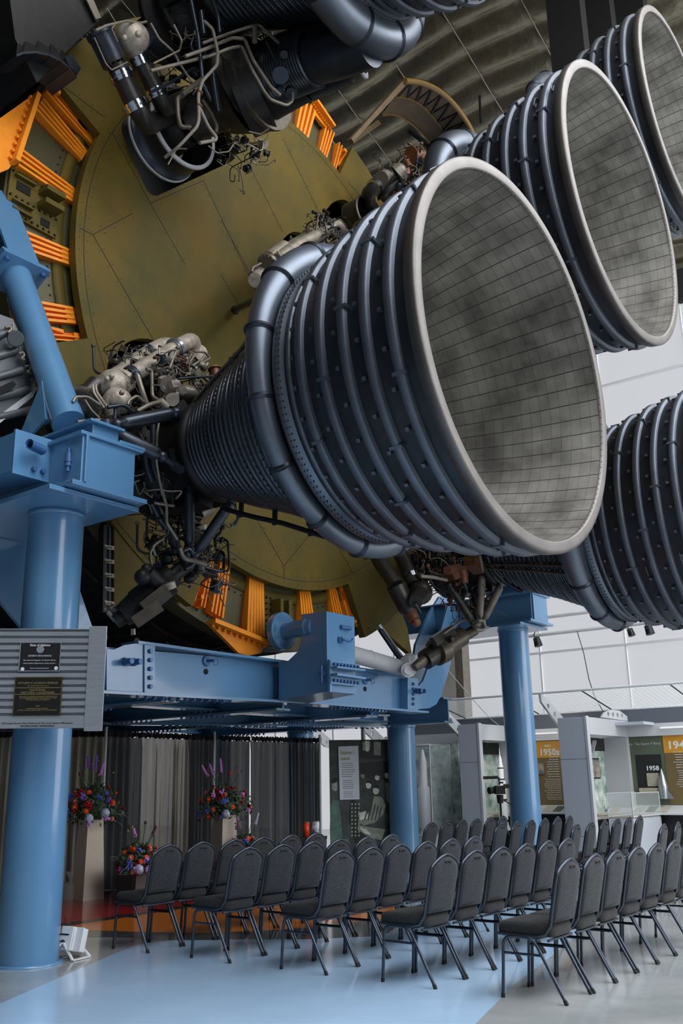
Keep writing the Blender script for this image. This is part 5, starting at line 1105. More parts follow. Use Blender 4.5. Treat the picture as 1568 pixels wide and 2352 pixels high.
for r, (a, b) in enumerate(blk):
    p = FZ(*a, .93); q = FZ(*b, .93); p.z = q.z = 0
    nn = 6 if r < 3 else 5
    for k in range(nn):
        pos = p+(q-p)*(k/(nn-1)); place(pos, TH+.12+rg.uniform(-.03, .03), 'far block black chair, %s from the left in the row %s' % (['first', 'second', 'third', 'fourth', 'fifth', 'sixth'][k], bd[r]), 'banquet chairs in the far block')
# ================================================================ flowers
M['leafd'] = mat('foliage_dark', (34, 52, 36), .6, 0, .35, 30, col2=(58, 78, 48)); M['euc'] = mat('eucalyptus', (120, 158, 150), .6, 0, .2, 30)
for nme, c in (('rose_red', (190, 22, 34)), ('rose_orange', (246, 96, 24)), ('rose_crimson', (130, 16, 34)), ('rose_pink', (226, 120, 110)), ('hydrangea_pale', (176, 182, 206)), ('flower_purple', (134, 84, 190)), ('flower_lilac', (190, 130, 206)), ('flower_blue', (66, 92, 178)), ('berry_ochre', (186, 136, 44)), ('flower_plum', (92, 40, 70))): M[nme] = mat(nme, c, .65, 0, .15, 40)
def rose_mesh():
    mb = MB(); mb.ball((0, 0, 0), .45, 0, 8, (1, 1, 1.1))
    for ring, (n, r, tilt, sz) in enumerate(((3, .28, .25, .62), (5, .5, .55, .72), (6, .72, .95, .8))):
        for k in range(n):
            a = 2*math.pi*(k+ring*.4)/n; R = Matrix.Rotation(a, 3, 'Z') @ Matrix.Rotation(tilt, 3, 'Y'); vs = []; fs = []
            for i in range(4):
                for j in range(4):
                    u = i/3-.5; v = j/3; vs.append(R @ Vector((r*.55+.18*math.cos(u*2.4)-.15+.1*v*v*(ring), u*sz*(1.15-.5*(v-.5)**2), v*sz-.25)))
            for i in range(3):
                for j in range(3): fs.append((i*4+j, (i+1)*4+j, (i+1)*4+j+1, i*4+j+1))
            mb.add(vs, fs, 0, True)
    return mb
RM = rose_mesh()
def stamp(mb, src, p, sc_, R=None):
    R = R or Matrix.Identity(3); mb.add([Vector(p)+R @ (Vector(v)*sc_) for v in src.v], src.f, 0, True)
def arrangement(base, w, h, seed, label, spikes, colors=('rose_red', 'rose_orange', 'rose_crimson', 'rose_orange', 'rose_pink'), n=26, nhyd=2, group='flower arrangements'):
    """dome of flowers: base is the rim centre, w the spread, h the height"""
    rg = random.Random(seed); t = thing('flower_arrangement', label, 'flowers', base, group=None); b = Vector(base)
    fol = MB(); euc = MB(); stem = MB()
    def pt(e, a, k=1): return b+Vector((math.cos(a)*math.cos(e)*w/2*k, math.sin(a)*math.cos(e)*w/2*k, h*.40*math.sin(e)*k+h*.10))
    for i in range(760):
        a = rg.uniform(0, 6.283); e = rg.uniform(-.55, 1.5); p = pt(e, a, rg.uniform(.35, 1.0)); d = Vector([rg.uniform(-1, 1) for _ in range(3)]).normalized(); q = d.orthogonal().normalized(); L = rg.uniform(.04, .085)
        fol.add([p, p+d*L*.5+q*L*.28, p+d*L, p+d*L*.5-q*L*.28], [(0, 1, 2, 3)])
    fol.ball(b+Vector((0, 0, h*.14)), .5, 0, 14, (w*.5, w*.5, h*.34))
    for i in range(15):
        a = rg.uniform(0, 6.283); e = rg.uniform(-.5, .3); p = pt(e, a, .85); d = (p-b).normalized(); P = [p]
        for k in range(5): P.append(P[-1]+d*.026+Vector((rg.uniform(-.006, .006), 0, -.006*k*(1 if e < 0 else .4))))
        euc.sweep(P, .003, 4)
        for q in P[1:]:
            for sg_ in (-1, 1):
                o = d.cross(UP).normalized()*sg_; L = .038; euc.add([q, q+o*L*.6+d*L*.3, q+o*L, q+o*L*.5-d*L*.35+UP*.004], [(0, 1, 2, 3)])
    f = fol.build('foliage', 'leafd', t, recalc=False); f['kind'] = 'stuff'; euc.build('eucalyptus_sprigs', 'euc', t, recalc=False)
    # look at the viewer's side more densely, but fill all round
    for i in range(n):
        a = -math.pi/2+rg.uniform(-1.9, 1.9); e = rg.uniform(-.45, 1.15); p = pt(e, a, rg.uniform(.92, 1.05)); d = (p-b-Vector((0, 0, h*.1))).normalized()
        mb = MB(); stamp(mb, RM, p, rg.uniform(.036, .052), d.to_track_quat('Z', 'Y').to_matrix()); mb.build('rose', rg.choice(colors), t, recalc=False)
    for i in range(nhyd):
        a = -math.pi/2+(.25+.55*i-.1); p = pt(-.25+.2*i, a, .95); mb = MB()
        for k in range(90):
            d = Vector([rg.gauss(0, 1) for _ in range(3)]).normalized(); q = p+d*.062; o = d.orthogonal().normalized(); r_ = d.cross(o); L = .019
            for m_ in range(4):
                oo = o*math.cos(m_*1.57)+r_*math.sin(m_*1.57); pp = d.cross(oo); mb.add([q, q+oo*L*.6+pp*L*.5, q+oo*L*1.2, q+oo*L*.6-pp*L*.5], [(0, 1, 2, 3)])
        mb.ball(p, .055, 0, 12); mb.build('hydrangea', 'hydrangea_pale', t, recalc=False)
    for i in range(9):
        a = -math.pi/2+rg.uniform(-1.5, 1.5); e = rg.uniform(-.5, .9); p = pt(e, a, 1.0); col = rg.choice(('flower_blue', 'flower_purple', 'flower_lilac', 'flower_blue')); mb = MB(); hang = rg.uniform(-.10, .03)
        for k in range(22):
            q = p+Vector((rg.uniform(-.03, .03), rg.uniform(-.03, .03), hang*k/22+rg.uniform(-.02, .02))); mb.ball(q, rg.uniform(.010, .018), 0, 6)
        mb.build('blossom_cluster', col, t)
    for (dx, dz, tip, col) in spikes:
        a0 = b+Vector((dx*.35, -.02, h*.35)); a1 = b+Vector((dx, rg.uniform(-.05, .05), dz)); stem.sweep([a0, a1], .006, 5); mb = MB(); d = (a1-a0).normalized(); o = d.orthogonal().normalized(); L = (a1-a0).length*tip
        for k in range(130):
            u = k/130; oo = o.copy(); oo.rotate(Matrix.Rotation(k*2.4, 3, d)); q = a1-d*L*(1-u); mb.ball(q+oo*(.018*(1-u*.5)), .008, 0, 5)
        mb.build('flower_spike', col, t)
    for i in range(9):
        a = rg.uniform(0, 6.283); p0 = b+Vector((0, 0, h*.3)); p1 = b+Vector((math.cos(a)*w*.33, math.sin(a)*w*.2, h*rg.uniform(.62, .85))); stem.sweep([p0, p1], .003, 4); mb = MB(); mb.ball(p1, .013, 0, 8); mb.build('berry', rg.choice(('berry_ochre', 'berry_ochre', 'flower_plum')), t)
    stem.build('stems', 'leafd', t)
    return t
def pedestal(pos, w, wt, h, rz, label, m='wood'):
    t = thing('pedestal', label, 'pedestal', pos, rz); Mx = WM[t]; mb = MB(Mx)
    v = [(-w, -w, 0), (w, -w, 0), (w, w, 0), (-w, w, 0), (-wt, -wt, h), (wt, -wt, h), (wt, wt, h), (-wt, wt, h)]
    mb.add(v, [(3, 2, 1, 0), (4, 5, 6, 7), (0, 1, 5, 4), (1, 2, 6, 5), (2, 3, 7, 6), (3, 0, 4, 7)], 0); mb.build('body', m, t, bevel=.004)
    mb = MB(Mx); mb.box((0, 0, h+.01), (wt*1.3, wt*1.3, .02)); mb.build('liner_tray', 'stage', t)
    return t
pp = FZ(200, 2066); pedestal((pp.x, pp.y, 0), .165, .125, 1.05, math.radians(45), 'tall tapered cream pedestal beside the left blue column')
arrangement((pp.x, pp.y, 1.07), .86, .92, 1, 'large flower arrangement on the tall pedestal nearest the left column', [(-.10, .86, .33, 'flower_purple'), (.03, .86, .4, 'flower_purple'), (.13, .76, .4, 'flower_lilac'), (-.20, .62, .1, 'rose_crimson')], n=30)
q2 = Vector((-1.63, 15.2, 0)); pedestal(q2, .165, .125, 1.05, math.radians(42), 'tall tapered cream pedestal before the middle of the black curtain')
arrangement((q2.x, q2.y, 1.07), .80, .85, 2, 'large flower arrangement on the tall pedestal by the middle of the curtain', [(-.36, .72, .4, 'flower_lilac'), (-.25, .74, .38, 'flower_lilac'), (-.08, .82, .4, 'flower_lilac'), (.08, .62, .1, 'rose_red')], n=28, nhyd=1)
q3 = PY(330, 2030, 13.25); q3 = Vector((q3.x-.02, 13.25, 0)); pedestal(q3, .13, .11, .42, math.radians(25), 'low dark pedestal hidden behind the aisle chair of the fifth row', 'wood2')
arrangement((q3.x-.04, q3.y, .46), .62, .62, 3, 'low flower arrangement beside the black riser, left of the chairs', [(-.10, .50, .4, 'flower_lilac'), (.2, .52, .35, 'flower_plum'), (.05, .58, .08, 'flower_plum')], n=24, nhyd=1)
q4 = Vector((-1.28, 15.0, 0)); pedestal(q4, .13, .11, .42, math.radians(20), 'low dark pedestal behind the chairs near the middle pedestal', 'wood2')
arrangement((q4.x, q4.y, .44), .5, .66, 4, 'low flower arrangement peeping over chair backs beside the middle pedestal', [(-.14, .60, .5, 'flower_lilac'), (.18, .64, .4, 'hydrangea_pale'), (.02, .6, .08, 'flower_plum')], n=16, nhyd=1)
# black stage riser
t = thing('stage_riser', 'low black stage riser between the left pedestal and the curtain', 'stage', (-2.3, 14.2, 0))
mb = MB(); mb.box2((-2.93, 13.75, .0), (-1.0, 14.65, .40)); mb.build('skirt', 'stage', t, bevel=.01)
mb = MB(); mb.box2((-2.95, 13.73, .40), (-.98, 14.67, .43)); mb.build('deck', 'dark', t)
# ================================================================ pipe and drape
def sheer(name, c, a):
    m = mat(name, c, .8, 0, .25, 3, stretch=(6, 6, .3)); nt = m.node_tree; b = nt.nodes['Principled BSDF']
    b.inputs['Alpha'].default_value = a; b.inputs['Sheen Weight'].default_value = .4; return m
M['drape'] = sheer('sheer_black_fabric', (56, 58, 62), .96); M['drape2'] = sheer('backlit_thin_fabric', (142, 137, 124), .88); M['hem'] = mat('black_hem', (16, 16, 18), .9)  # thin drape colour raised: backlight through the black sheer is painted into it
def drape(a, b, z, m, label, seed, amp=.045, per=.13):
    a = Vector(a); b = Vector(b); rg = random.Random(seed); L = (b-a).length; d = (b-a)/L; n = Vector((d.y, -d.x, 0)); N = int(L/per*10); t = thing('curtain', label, 'curtain', (a+b)/2)
    ph = [rg.uniform(.7, 1.4) for _ in range(N//10+3)]; X = []; acc = 0
    for i in range(N+1):
        acc += 2*math.pi/10*ph[i//10]; X.append(math.sin(acc)*amp*(.5+.5*ph[i//10])+math.sin(acc*.31+seed)*amp*.6)
    zs = [.02, .3, .8, 1.3, z-.25, z-.09, z-.07]; mb = MB(); vs = []
    for j, zz in enumerate(zs):
        f = 1 if zz < z-.3 else (.75 if zz < z-.2 else .35)
        for i in range(N+1): vs.append(a+d*(L*i/N)+n*(X[i]*f)+UP*(zz+.01*math.sin(i*.9)*(j > 4)))
    fs = [(j*(N+1)+i, j*(N+1)+i+1, (j+1)*(N+1)+i+1, (j+1)*(N+1)+i) for j in range(len(zs)-1) for i in range(N)]
    mb.add(vs, fs, 0, True); mb.build('drape', m, t, recalc=False)
    mb = MB(); vs = []
    for zz, f in ((z-.075, .5), (z-.03, .75), (z+.012, .3)):
        for i in range(N+1): vs.append(a+d*(L*i/N)+n*(X[i]*f+.02)+UP*(zz+.012*math.sin(i*1.3)))
    mb.add(vs, [(j*(N+1)+i, j*(N+1)+i+1, (j+1)*(N+1)+i+1, (j+1)*(N+1)+i) for j in range(2) for i in range(N)], 0, True); mb.build('rod_pocket', 'hem', t, recalc=False)
    return t
CP = [(-6.5, 14.65), (-3.42, 15.0), (-1.98, 16.9), (-.18, 18.6)]
def lerp(a, b, f): return (a[0]+(b[0]-a[0])*f, a[1]+(b[1]-a[1])*f, 0)
drape(lerp(CP[0], CP[1], 0), lerp(CP[0], CP[1], .55), 2.31, 'drape2', 'thin greyish drape seen left of and behind the left blue column', 1)
drape(lerp(CP[0], CP[1], .55), lerp(CP[0], CP[1], 1), 2.31, 'drape2', 'thin drape hanging just right of the left blue column behind the tall pedestal', 2)
drape(lerp(CP[1], CP[2], 0), lerp(CP[1], CP[2], .28), 2.31, 'drape', 'dark drape above the low flower arrangement', 3)
drape(lerp(CP[1], CP[2], .28), lerp(CP[1], CP[2], .72), 2.31, 'drape2', 'translucent drape with light showing through its pleats, left of the white pole', 4, .05, .12)
drape(lerp(CP[1], CP[2], .72), lerp(CP[1], CP[2], 1), 2.31, 'drape', 'narrow dark drape immediately left of the white pole', 5)
drape(lerp(CP[2], CP[3], 0), lerp(CP[2], CP[3], .3), 2.31, 'drape', 'drape just right of the white pole behind the middle flowers', 6)
drape(lerp(CP[2], CP[3], .3), lerp(CP[2], CP[3], .68), 2.31, 'drape', 'charcoal drape between the middle flowers and the last dark drape', 7)
drape(lerp(CP[2], CP[3], .68), lerp(CP[2], CP[3], 1), 2.31, 'drape', 'darkest drape at the right end of the curtain', 8, .05, .1)
for i, (c, lab) in enumerate(((CP[1], 'white upright pole at the bend of the curtain near the left pedestal'), (CP[2], 'white upright pole rising above the curtain near the middle flowers'), (CP[3], 'white upright pole at the right end of the curtain'))):
    t = thing('drape_pole', lab, 'pole', (c[0], c[1], 0)); mb = MB(); mb.cyl((c[0]-.02, c[1]-.07, 0), (c[0]-.02, c[1]-.07, 2.38), .022, n=12); mb.build('upright', 'pillare', t); mb = MB(); mb.box((c[0], c[1]-.03, .006), (.4, .4, .012)); mb.build('base_plate', 'gun', t)
# ================================================================ small things around the stage
t = thing('side_table', 'small black side table carrying two tumblers at the right end of the curtain', 'table', (-.31, 15.4, 0))
mb = MB(); mb.box2((-.56, 15.15, .68), (-.07, 15.65, .705)); mb.build('table_top', 'stage', t, bevel=.004)
for x in (-.53, -.10):
    for y in (15.18, 15.62): mb = MB(); mb.cyl((x, y, 0), (x, y, .68), .018, n=8); mb.build('leg', 'stage', t)
M['canor'] = mat('orange_red_paint', (214, 64, 26), .4); M['canbl'] = mat('blue_white_print', (60, 90, 170), .4, 0, .5, 14, col2=(225, 228, 232))
def can(x, y, r, h, m, label):
    t = thing('candle_jar', label, 'candle', (x, y, .705)); mb = MB(); mb.lathe([(0, 0), (0, r), (h*.96, r), (h*.96, r*.9)], (x, y, .705), (0, 0, 1), 20); mb.build('jar', m, t)
    mb = MB(); mb.lathe([(h*.955, r*1.02), (h, r*1.02), (h, 0)], (x, y, .705), (0, 0, 1), 20); mb.build('lid', 'pipeg', t)
can(-.385, 15.35, .05, .22, 'canor', 'tall orange red candle jar on the small black table'); can(-.245, 15.35, .058, .23, 'canbl', 'blue and white patterned jar on the small black table')
# uplight seen beside the pedestal foot
t = thing('uplight', 'small clear and chrome uplight on the floor left of the tall pedestal foot', 'lamp', (-3.62, 14.1, 0))
M['glass'] = mat('clear_acrylic', (225, 225, 215), .1, 0, alpha=.45)
mb = MB(); mb.cyl((-3.62, 14.1, 0), (-3.62, 14.1, .17), .13, .13, 20); mb.lathe([(.17, .13), (.21, .10), (.24, .05)], (-3.62, 14.1, 0), (0, 0, 1), 20); mb.build('lamp_body', 'glass', t)
mb = MB(); mb.ball((-3.62, 14.1, .28), .05, 0, 12); mb.build('lamp_head', 'chrome', t); mb = MB(); mb.lathe([(.24, .05), (.36, .10)], (-3.62, 14.1, 0), (0, 0, 1), 20); mb.build('shade', 'glass', t)
# floodlight beside the left column
fl_ = thing('floodlight', 'white tilted floodlight on a bent stand at the foot of the left column', 'lamp', (-2.37, 9.3, 0))
hd = FZ(166, 2190); R3 = Matrix.Rotation(math.radians(-28), 3, 'Z') @ Matrix.Rotation(math.radians(-14), 3, 'X'); hc = Vector((-2.36, 9.33, .165))
mb = MB(); mb.box(hc, (.14, .20, .20), R3); mb.build('housing', 'white', fl_, bevel=.006)
mb = MB(); mb.box(hc+R3 @ Vector((.09, -.06, 0)), (.14, .015, .20), R3); mb.box(hc+R3 @ Vector((.075, -.0, 0)), (.01, .18, .19), R3); mb.build('door_flap', 'white', fl_, bevel=.003)
mb = MB(); mb.box(hc+R3 @ Vector((-.02, -.102, .03)), (.10, .004, .012), R3); mb.ball(hc+R3 @ Vector((-.01, -.12, -.03)), .016, 0, 8); mb.box(hc+R3 @ Vector((-.01, -.12, -.03)), (.05, .01, .012), R3); mb.build('knob', 'rubber', fl_)
mb = MB()
def bar(a, b, w=.03, th=.012):
    a = Vector(a); b = Vector(b); d = b-a; mb.box((a+b)/2, (w, th, d.length), d.to_track_quat('Z', 'Y').to_matrix())
kn = hc+R3 @ Vector((-.01, -.115, -.03)); k2 = hc+R3 @ Vector((-.01, .115, -.03))
for kk in (kn, k2): bar(kk, (kk.x-.11, kk.y-.02, .012)); bar(kk, (kk.x+.10, kk.y-.02, .012))
bar((kn.x+.10, kn.y-.02, .01), (k2.x+.10, k2.y-.02, .01)); bar((kn.x-.11, kn.y-.02, .01), (k2.x-.11, k2.y-.02, .01)); mb.build('stand', 'white', fl_)
# dark stand at the far left edge
t = thing('lamp_stand', 'black lamp on a thin stand half hidden at the left edge behind the column', 'lamp', (-4.75, 13.2, 0))
mb = MB(); mb.cyl((-4.75, 13.2, 0.5), (-4.75, 13.2, 1.45), .015, n=8); mb.build('pole', 'rubber', t)
for a in (0, 2.1, 4.2): mb = MB(); mb.cyl((-4.75, 13.2, .6), (-4.75+.35*math.cos(a), 13.2+.35*math.sin(a), 0), .012, n=8); mb.build('leg', 'rubber', t)
mb = MB(); mb.cyl((-4.80, 13.2, 1.47), (-4.62, 13.1, 1.47), .085, .09, 16); mb.cyl((-4.62, 13.1, 1.47), (-4.60, 13.09, 1.47), .07, .06, 16, 1); mb.build('lamp_head', ['rubber', 'chrome'], t)
# ================================================================ banner with the photograph of men at a console
def flatpoly(mb, pts, Mx, z, m):
    mb.add([Mx @ Vector((x, y, z)) for x, y in pts], [list(range(len(pts)))], m)
M['bphoto'] = mat('banner_dark', (44, 50, 50), .5, 0, .4, 3, col2=(62, 70, 68)); M['bmid'] = mat('banner_mid', (150, 156, 142), .5, 0, .25, 10); M['blite'] = mat('banner_light', (226, 230, 216), .5, 0, .2, 10); M['bteal'] = mat('banner_teal', (84, 118, 108), .5, 0, .3, 6); M['bblk'] = mat('banner_black', (18, 20, 20), .5); M['pan'] = mat('text_panel', (214, 220, 230), .5); M['goldt'] = mat('olive_gold_text', (150, 140, 60), .5)
bn = thing('photo_banner', 'tall photo banner headed Explorer 1 Launch showing men at a console', 'banner', (.58, 19, 0)); BX = Vector((1, 0.12, 0)).normalized(); BM = frame3(Vector((-.02, 18.95, 0)), BX, UP)
bw, bh = 1.25, 2.30
mb = MB(); mb.prism([BM @ Vector((0, 0, 0)), BM @ Vector((bw, 0, 0)), BM @ Vector((bw, bh, 0)), BM @ Vector((0, bh, 0))], (BM.to_3x3() @ Vector((0, 0, -.04)))); mb.build('board', 'bphoto', bn)
def bp(x, y):  # photo pixel -> banner coords
    p = PL(x, y, BM.translation, BM.to_3x3() @ Vector((0, 0, 1))); q = BM.inverted() @ p; return (q.x, q.y)
mb = MB()
def BPoly(pts, m, z=.004): flatpoly(mb, [bp(*q) for q in pts], BM, z, m)
BPoly([(759, 1850), (766, 1838), (776, 1840), (782, 1870), (786, 1920), (783, 1990), (760, 1995), (757, 1900)], 3); BPoly([(762, 1800), (772, 1790), (775, 1805), (774, 1815), (768, 1818), (762, 1812)], 1, .005); BPoly([(760, 1795), (766, 1785), (776, 1788), (774, 1795), (765, 1800)], 4, .006)
BPoly([(826, 1700), (880, 1699), (880, 1740), (870, 1744), (826, 1742)], 4); BPoly([(832, 1704), (850, 1704), (849, 1724), (833, 1724)], 1, .006); BPoly([(858, 1704), (874, 1704), (874, 1736), (858, 1734)], 1, .006); BPoly([(838, 1702), (848, 1702), (846, 1726), (840, 1726)], 2, .008)
BPoly([(826, 1752), (897, 1748), (899, 1800), (880, 1790), (850, 1785), (828, 1790)], 4); 
for hx, hy, r in ((833, 1782, 6), (846, 1803, 8), (866, 1785, 7), (863, 1815, 9), (889, 1780, 8)):
    BPoly([(hx+r*math.cos(a*.5236)*.8, hy+r*math.sin(a*.5236)*1.1) for a in range(12)], 2 if hx != 833 else 1, .006); BPoly([(hx-r*.8, hy-r*.5), (hx-r*.3, hy-r*1.4), (hx+r*.7, hy-r*1.3), (hx+r*.95, hy-r*.2), (hx+r*.5, hy-r*.4), (hx-r*.1, hy-r*.6)], 4, .008)
BPoly([(858, 1828), (876, 1830), (886, 1850), (880, 1870), (860, 1890), (835, 1896), (822, 1888), (840, 1876), (852, 1858)], 1, .006); BPoly([(822, 1868), (842, 1862), (846, 1880), (826, 1884)], 2, .007); BPoly([(822, 1895), (850, 1900), (884, 1905), (876, 1930), (850, 1925), (820, 1905)], 1, .006); BPoly([(826, 1900), (842, 1905), (852, 1918), (836, 1914)], 2, .008); BPoly([(884, 1800), (897, 1795), (899, 1850), (888, 1840)], 1, .006); BPoly([(806, 1832), (824, 1850), (826, 1900), (846, 1935), (815, 1935), (800, 1880)], 4, .005)
for k in range(9):
    for j in range(3): BPoly([(806+j*8, 1845+k*9), (810+j*8, 1844+k*9), (810+j*8, 1849+k*9), (806+j*8, 1850+k*9)], 1, .007)
BPoly([(757, 1940), (800, 1925), (810, 1990), (757, 1990)], 3, .005)
for k in range(5): BPoly([(846+k*7, 1842+k*3), (849+k*7, 1841+k*3), (838+k*8, 1884), (835+k*8, 1884)], 0, .008)
mb.build('printed_photo', ['bphoto', 'bmid', 'blite', 'bteal', 'bblk'], bn, recalc=False)
mb = MB(); mb.prism([BM @ Vector((*bp(776, 1715), .01)), BM @ Vector((*bp(822, 1713), .01)), BM @ Vector((*bp(825, 1836), .01)), BM @ Vector((*bp(780, 1837), .01))], BM.to_3x3() @ Vector((0, 0, .02))); mb.build('text_panel', 'pan', bn)
def blab(t, x, y, w, h, m='bblk', **k):
    c = bp(x, y); s = .00795; return lettering(t, frame3(BM @ Vector((c[0], c[1], .031)), BX, UP), w*s, h*s, m, bn, **k)
blab('Explorer 1\nLaunch', 797, 1735, 34, 23, 'goldt', align='LEFT', bold=.02)
rgt = random.Random(9)
def fake(n, wd, rg=rgt):
    """rows of short dashes: body text too small to read in the photograph"""
    out = []
    for _ in range(n):
        l = ''
        while len(l) < wd: l += '-'*rg.randint(2, 8)+' '
        out.append(l.strip())
    return '\n'.join(out)
blab(fake(7, 26), 799, 1768, 33, 32, align='LEFT', bold=.06); blab(fake(5, 30), 799, 1802, 27, 19, align='LEFT', bold=.06); blab(fake(4, 30), 800, 1825, 26, 13, align='LEFT', bold=.06)
mb = MB(); mb.box2((0.0, -.02, 0), (.001, -.02, 0)) if False else None
p = PY(833, 1650, 19.6); mb.cyl((p.x, 19.6, 0), (p.x, 19.6, 2.9), .045, n=12); mb.build('thin_post', 'pillare', at=Vector((p.x, 19.6, 0)), label='thin white post rising behind the photo banner to the beam', cat='post')
# ================================================================ exhibits along the far side
M['exg'] = mat('exhibit_green', (84, 96, 78), .5, 0, .05, 2); M['exo'] = mat('exhibit_ochre', (196, 138, 40), .5, 0, .04, 2); M['exbr'] = mat('exhibit_brown', (104, 88, 56), .5, 0, .05, 2); M['exw'] = mat('exhibit_white_text', (206, 208, 204), .5); M['exdk'] = mat('exhibit_shadow_and_black', (26, 28, 30), .6); M['exband'] = mat('grey_band', (96, 102, 112), .5); M['desk'] = mat('desk_white', (190, 192, 196), .4)  # exdk: painted header shade, also plain black for frames, niches and model bands
M['scr'] = mat('screen_image', (110, 128, 134), .3, 0, .5, 5, col2=(150, 132, 110)); M['grafx'] = mat('mural_teal', (120, 160, 148), .5, 0, .4, 4, col2=(190, 196, 190)); M['paper'] = mat('paper', (200, 198, 186), .6, 0, .2, 30, col2=(150, 140, 120))
ew = thing('exhibit_wall', 'long green exhibit wall with ochre year headings below the canopy', 'exhibit', FP(10, -6, 0))
U0 = 10.0
def EP(s, z, n=0): return FP(U0-n, s, z)
def ebox(mb, s0, s1, z0, z1, n0, n1, m=None): mb.prism([EP(s0, z0, n0), EP(s1, z0, n0), EP(s1, z0, n1), EP(s0, z0, n1)], UP*(z1-z0), m)
mb = MB(); ebox(mb, -10.9, 3.5, 0, 2.95, -.3, -.02); mb.build('backing', 'exband', ew)
mb = MB(); ebox(mb, -10.9, 3.5, .95, 2.36, -.02, .0); mb.build('panel', 'exg', ew)
mb = MB(); ebox(mb, -10.9, 3.5, 2.36, 2.62, -.02, .10); mb.build('fascia', 'desk', ew)
mb = MB(); ebox(mb, -10.9, 3.5, .0, .80, -.02, .25); mb.build('plinth', 'stage', ew)
mb = MB(); mb.add([EP(-10.9, .80, .45), EP(3.5, .80, .45), EP(3.5, .95, .0), EP(-10.9, .95, .0), EP(-10.9, .77, .45), EP(3.5, .77, .45), EP(3.5, .77, 0), EP(-10.9, .77, 0)], [(0, 1, 2, 3), (4, 5, 1, 0), (7, 6, 5, 4), (3, 2, 6, 7)]); mb.build('desk', 'desk', ew)
def onp(name, m, s0, s1, z0, z1, n=.004, th=.006): mb = MB(); ebox(mb, s0, s1, z0, z1, n, n+th); return mb.build(name, m, ew)
onp('heading_panel', 'exbr', -6.72, -6.1, .96, 2.35); onp('heading_panel', 'exo', -6.72, -6.1, 1.98, 2.35, .011); onp('heading_panel', 'exbr', -3.78, -3.0, .96, 2.35); onp('heading_panel', 'exo', -3.78, -3.0, 2.0, 2.40, .011)
EM = lambda s, z, n=.02: frame3(EP(s, z, n), AX, UP)
def elet(t, s, z, w, h, m='exw', **k): return lettering(t, EM(s, z), w, h, m, ew, **k)
elet('1950s', -6.38, 2.10, .46, .16, bold=.03); elet('MID', -6.42, 2.24, .16, .05, bold=.02); elet('The', -6.0, 2.16, .16, .08, shear=.2, bold=.02); elet('1940s', -3.38, 2.16, .56, .17, bold=.03)
elet('Saturn V Story  The Saturn V Story', -4.35, 2.20, 1.05, .07, 'desk', shear=.2)
elet(fake(9, 16), -6.34, 1.78, .30, .44, align='RIGHT', bold=.06); elet(fake(8, 20), -6.38, 1.36, .40, .30, align='RIGHT', bold=.06); elet(fake(3, 20), -6.36, 1.12, .36, .10, align='RIGHT', bold=.06)
elet(fake(7, 16), -3.40, 1.86, .40, .32, bold=.06); elet(fake(8, 18), -3.38, 1.48, .40, .32, bold=.06)
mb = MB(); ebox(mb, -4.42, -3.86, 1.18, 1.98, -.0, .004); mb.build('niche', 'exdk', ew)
elet('1958', -4.05, 1.70, .26, .10, 'pan', bold=.03); 
mb = MB(); ebox(mb, -4.2, -3.95, 1.33, 1.60, .01, .03); ebox(mb, -4.36, -3.84, 1.19, 1.30, .01, .12); ebox(mb, -3.92, -3.82, 1.25, 1.45, .01, .05); mb.build('document', 'paper', ew)
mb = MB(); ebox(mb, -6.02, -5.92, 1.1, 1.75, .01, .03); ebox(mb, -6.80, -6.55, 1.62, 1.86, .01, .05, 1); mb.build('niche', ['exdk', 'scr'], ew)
mb = MB(); P0 = EP(-3.84, 1.08, .12); mb.lathe([(0, .07), (.25, .10), (.45, .06), (.62, .0)], P0, (0, 0, 1), 14); mb.prism([P0, P0+AX*.2-UP*.0, P0+UP*.3], SD*.02); mb.prism([P0, P0-AX*.14, P0+UP*.3], SD*.02); mb.build('model_rocket', 'alu', ew)
mb = MB()
for k in range(26):
    s = -8.6+k*.26
    if k % 4 == 3: continue
    mb.add([EP(s, .818, .40), EP(s+.2, .818, .40), EP(s+.2, .925, .08), EP(s, .925, .08)], [(0, 1, 2, 3)], k % 2)
for v in mb.v: v.z += .006
mb.build('desk_sheet', ['paper', 'exg'], ew)
for s in (-6.85, -3.75):
    mb = MB(); ebox(mb, s, s+.75, 2.50, 2.53, .12, .2); M.setdefault('tubew', mat('white_tube', (225, 225, 225), .4, emit=(255, 255, 250), estr=.35)); mb.build('light_tube', 'tubew', ew)
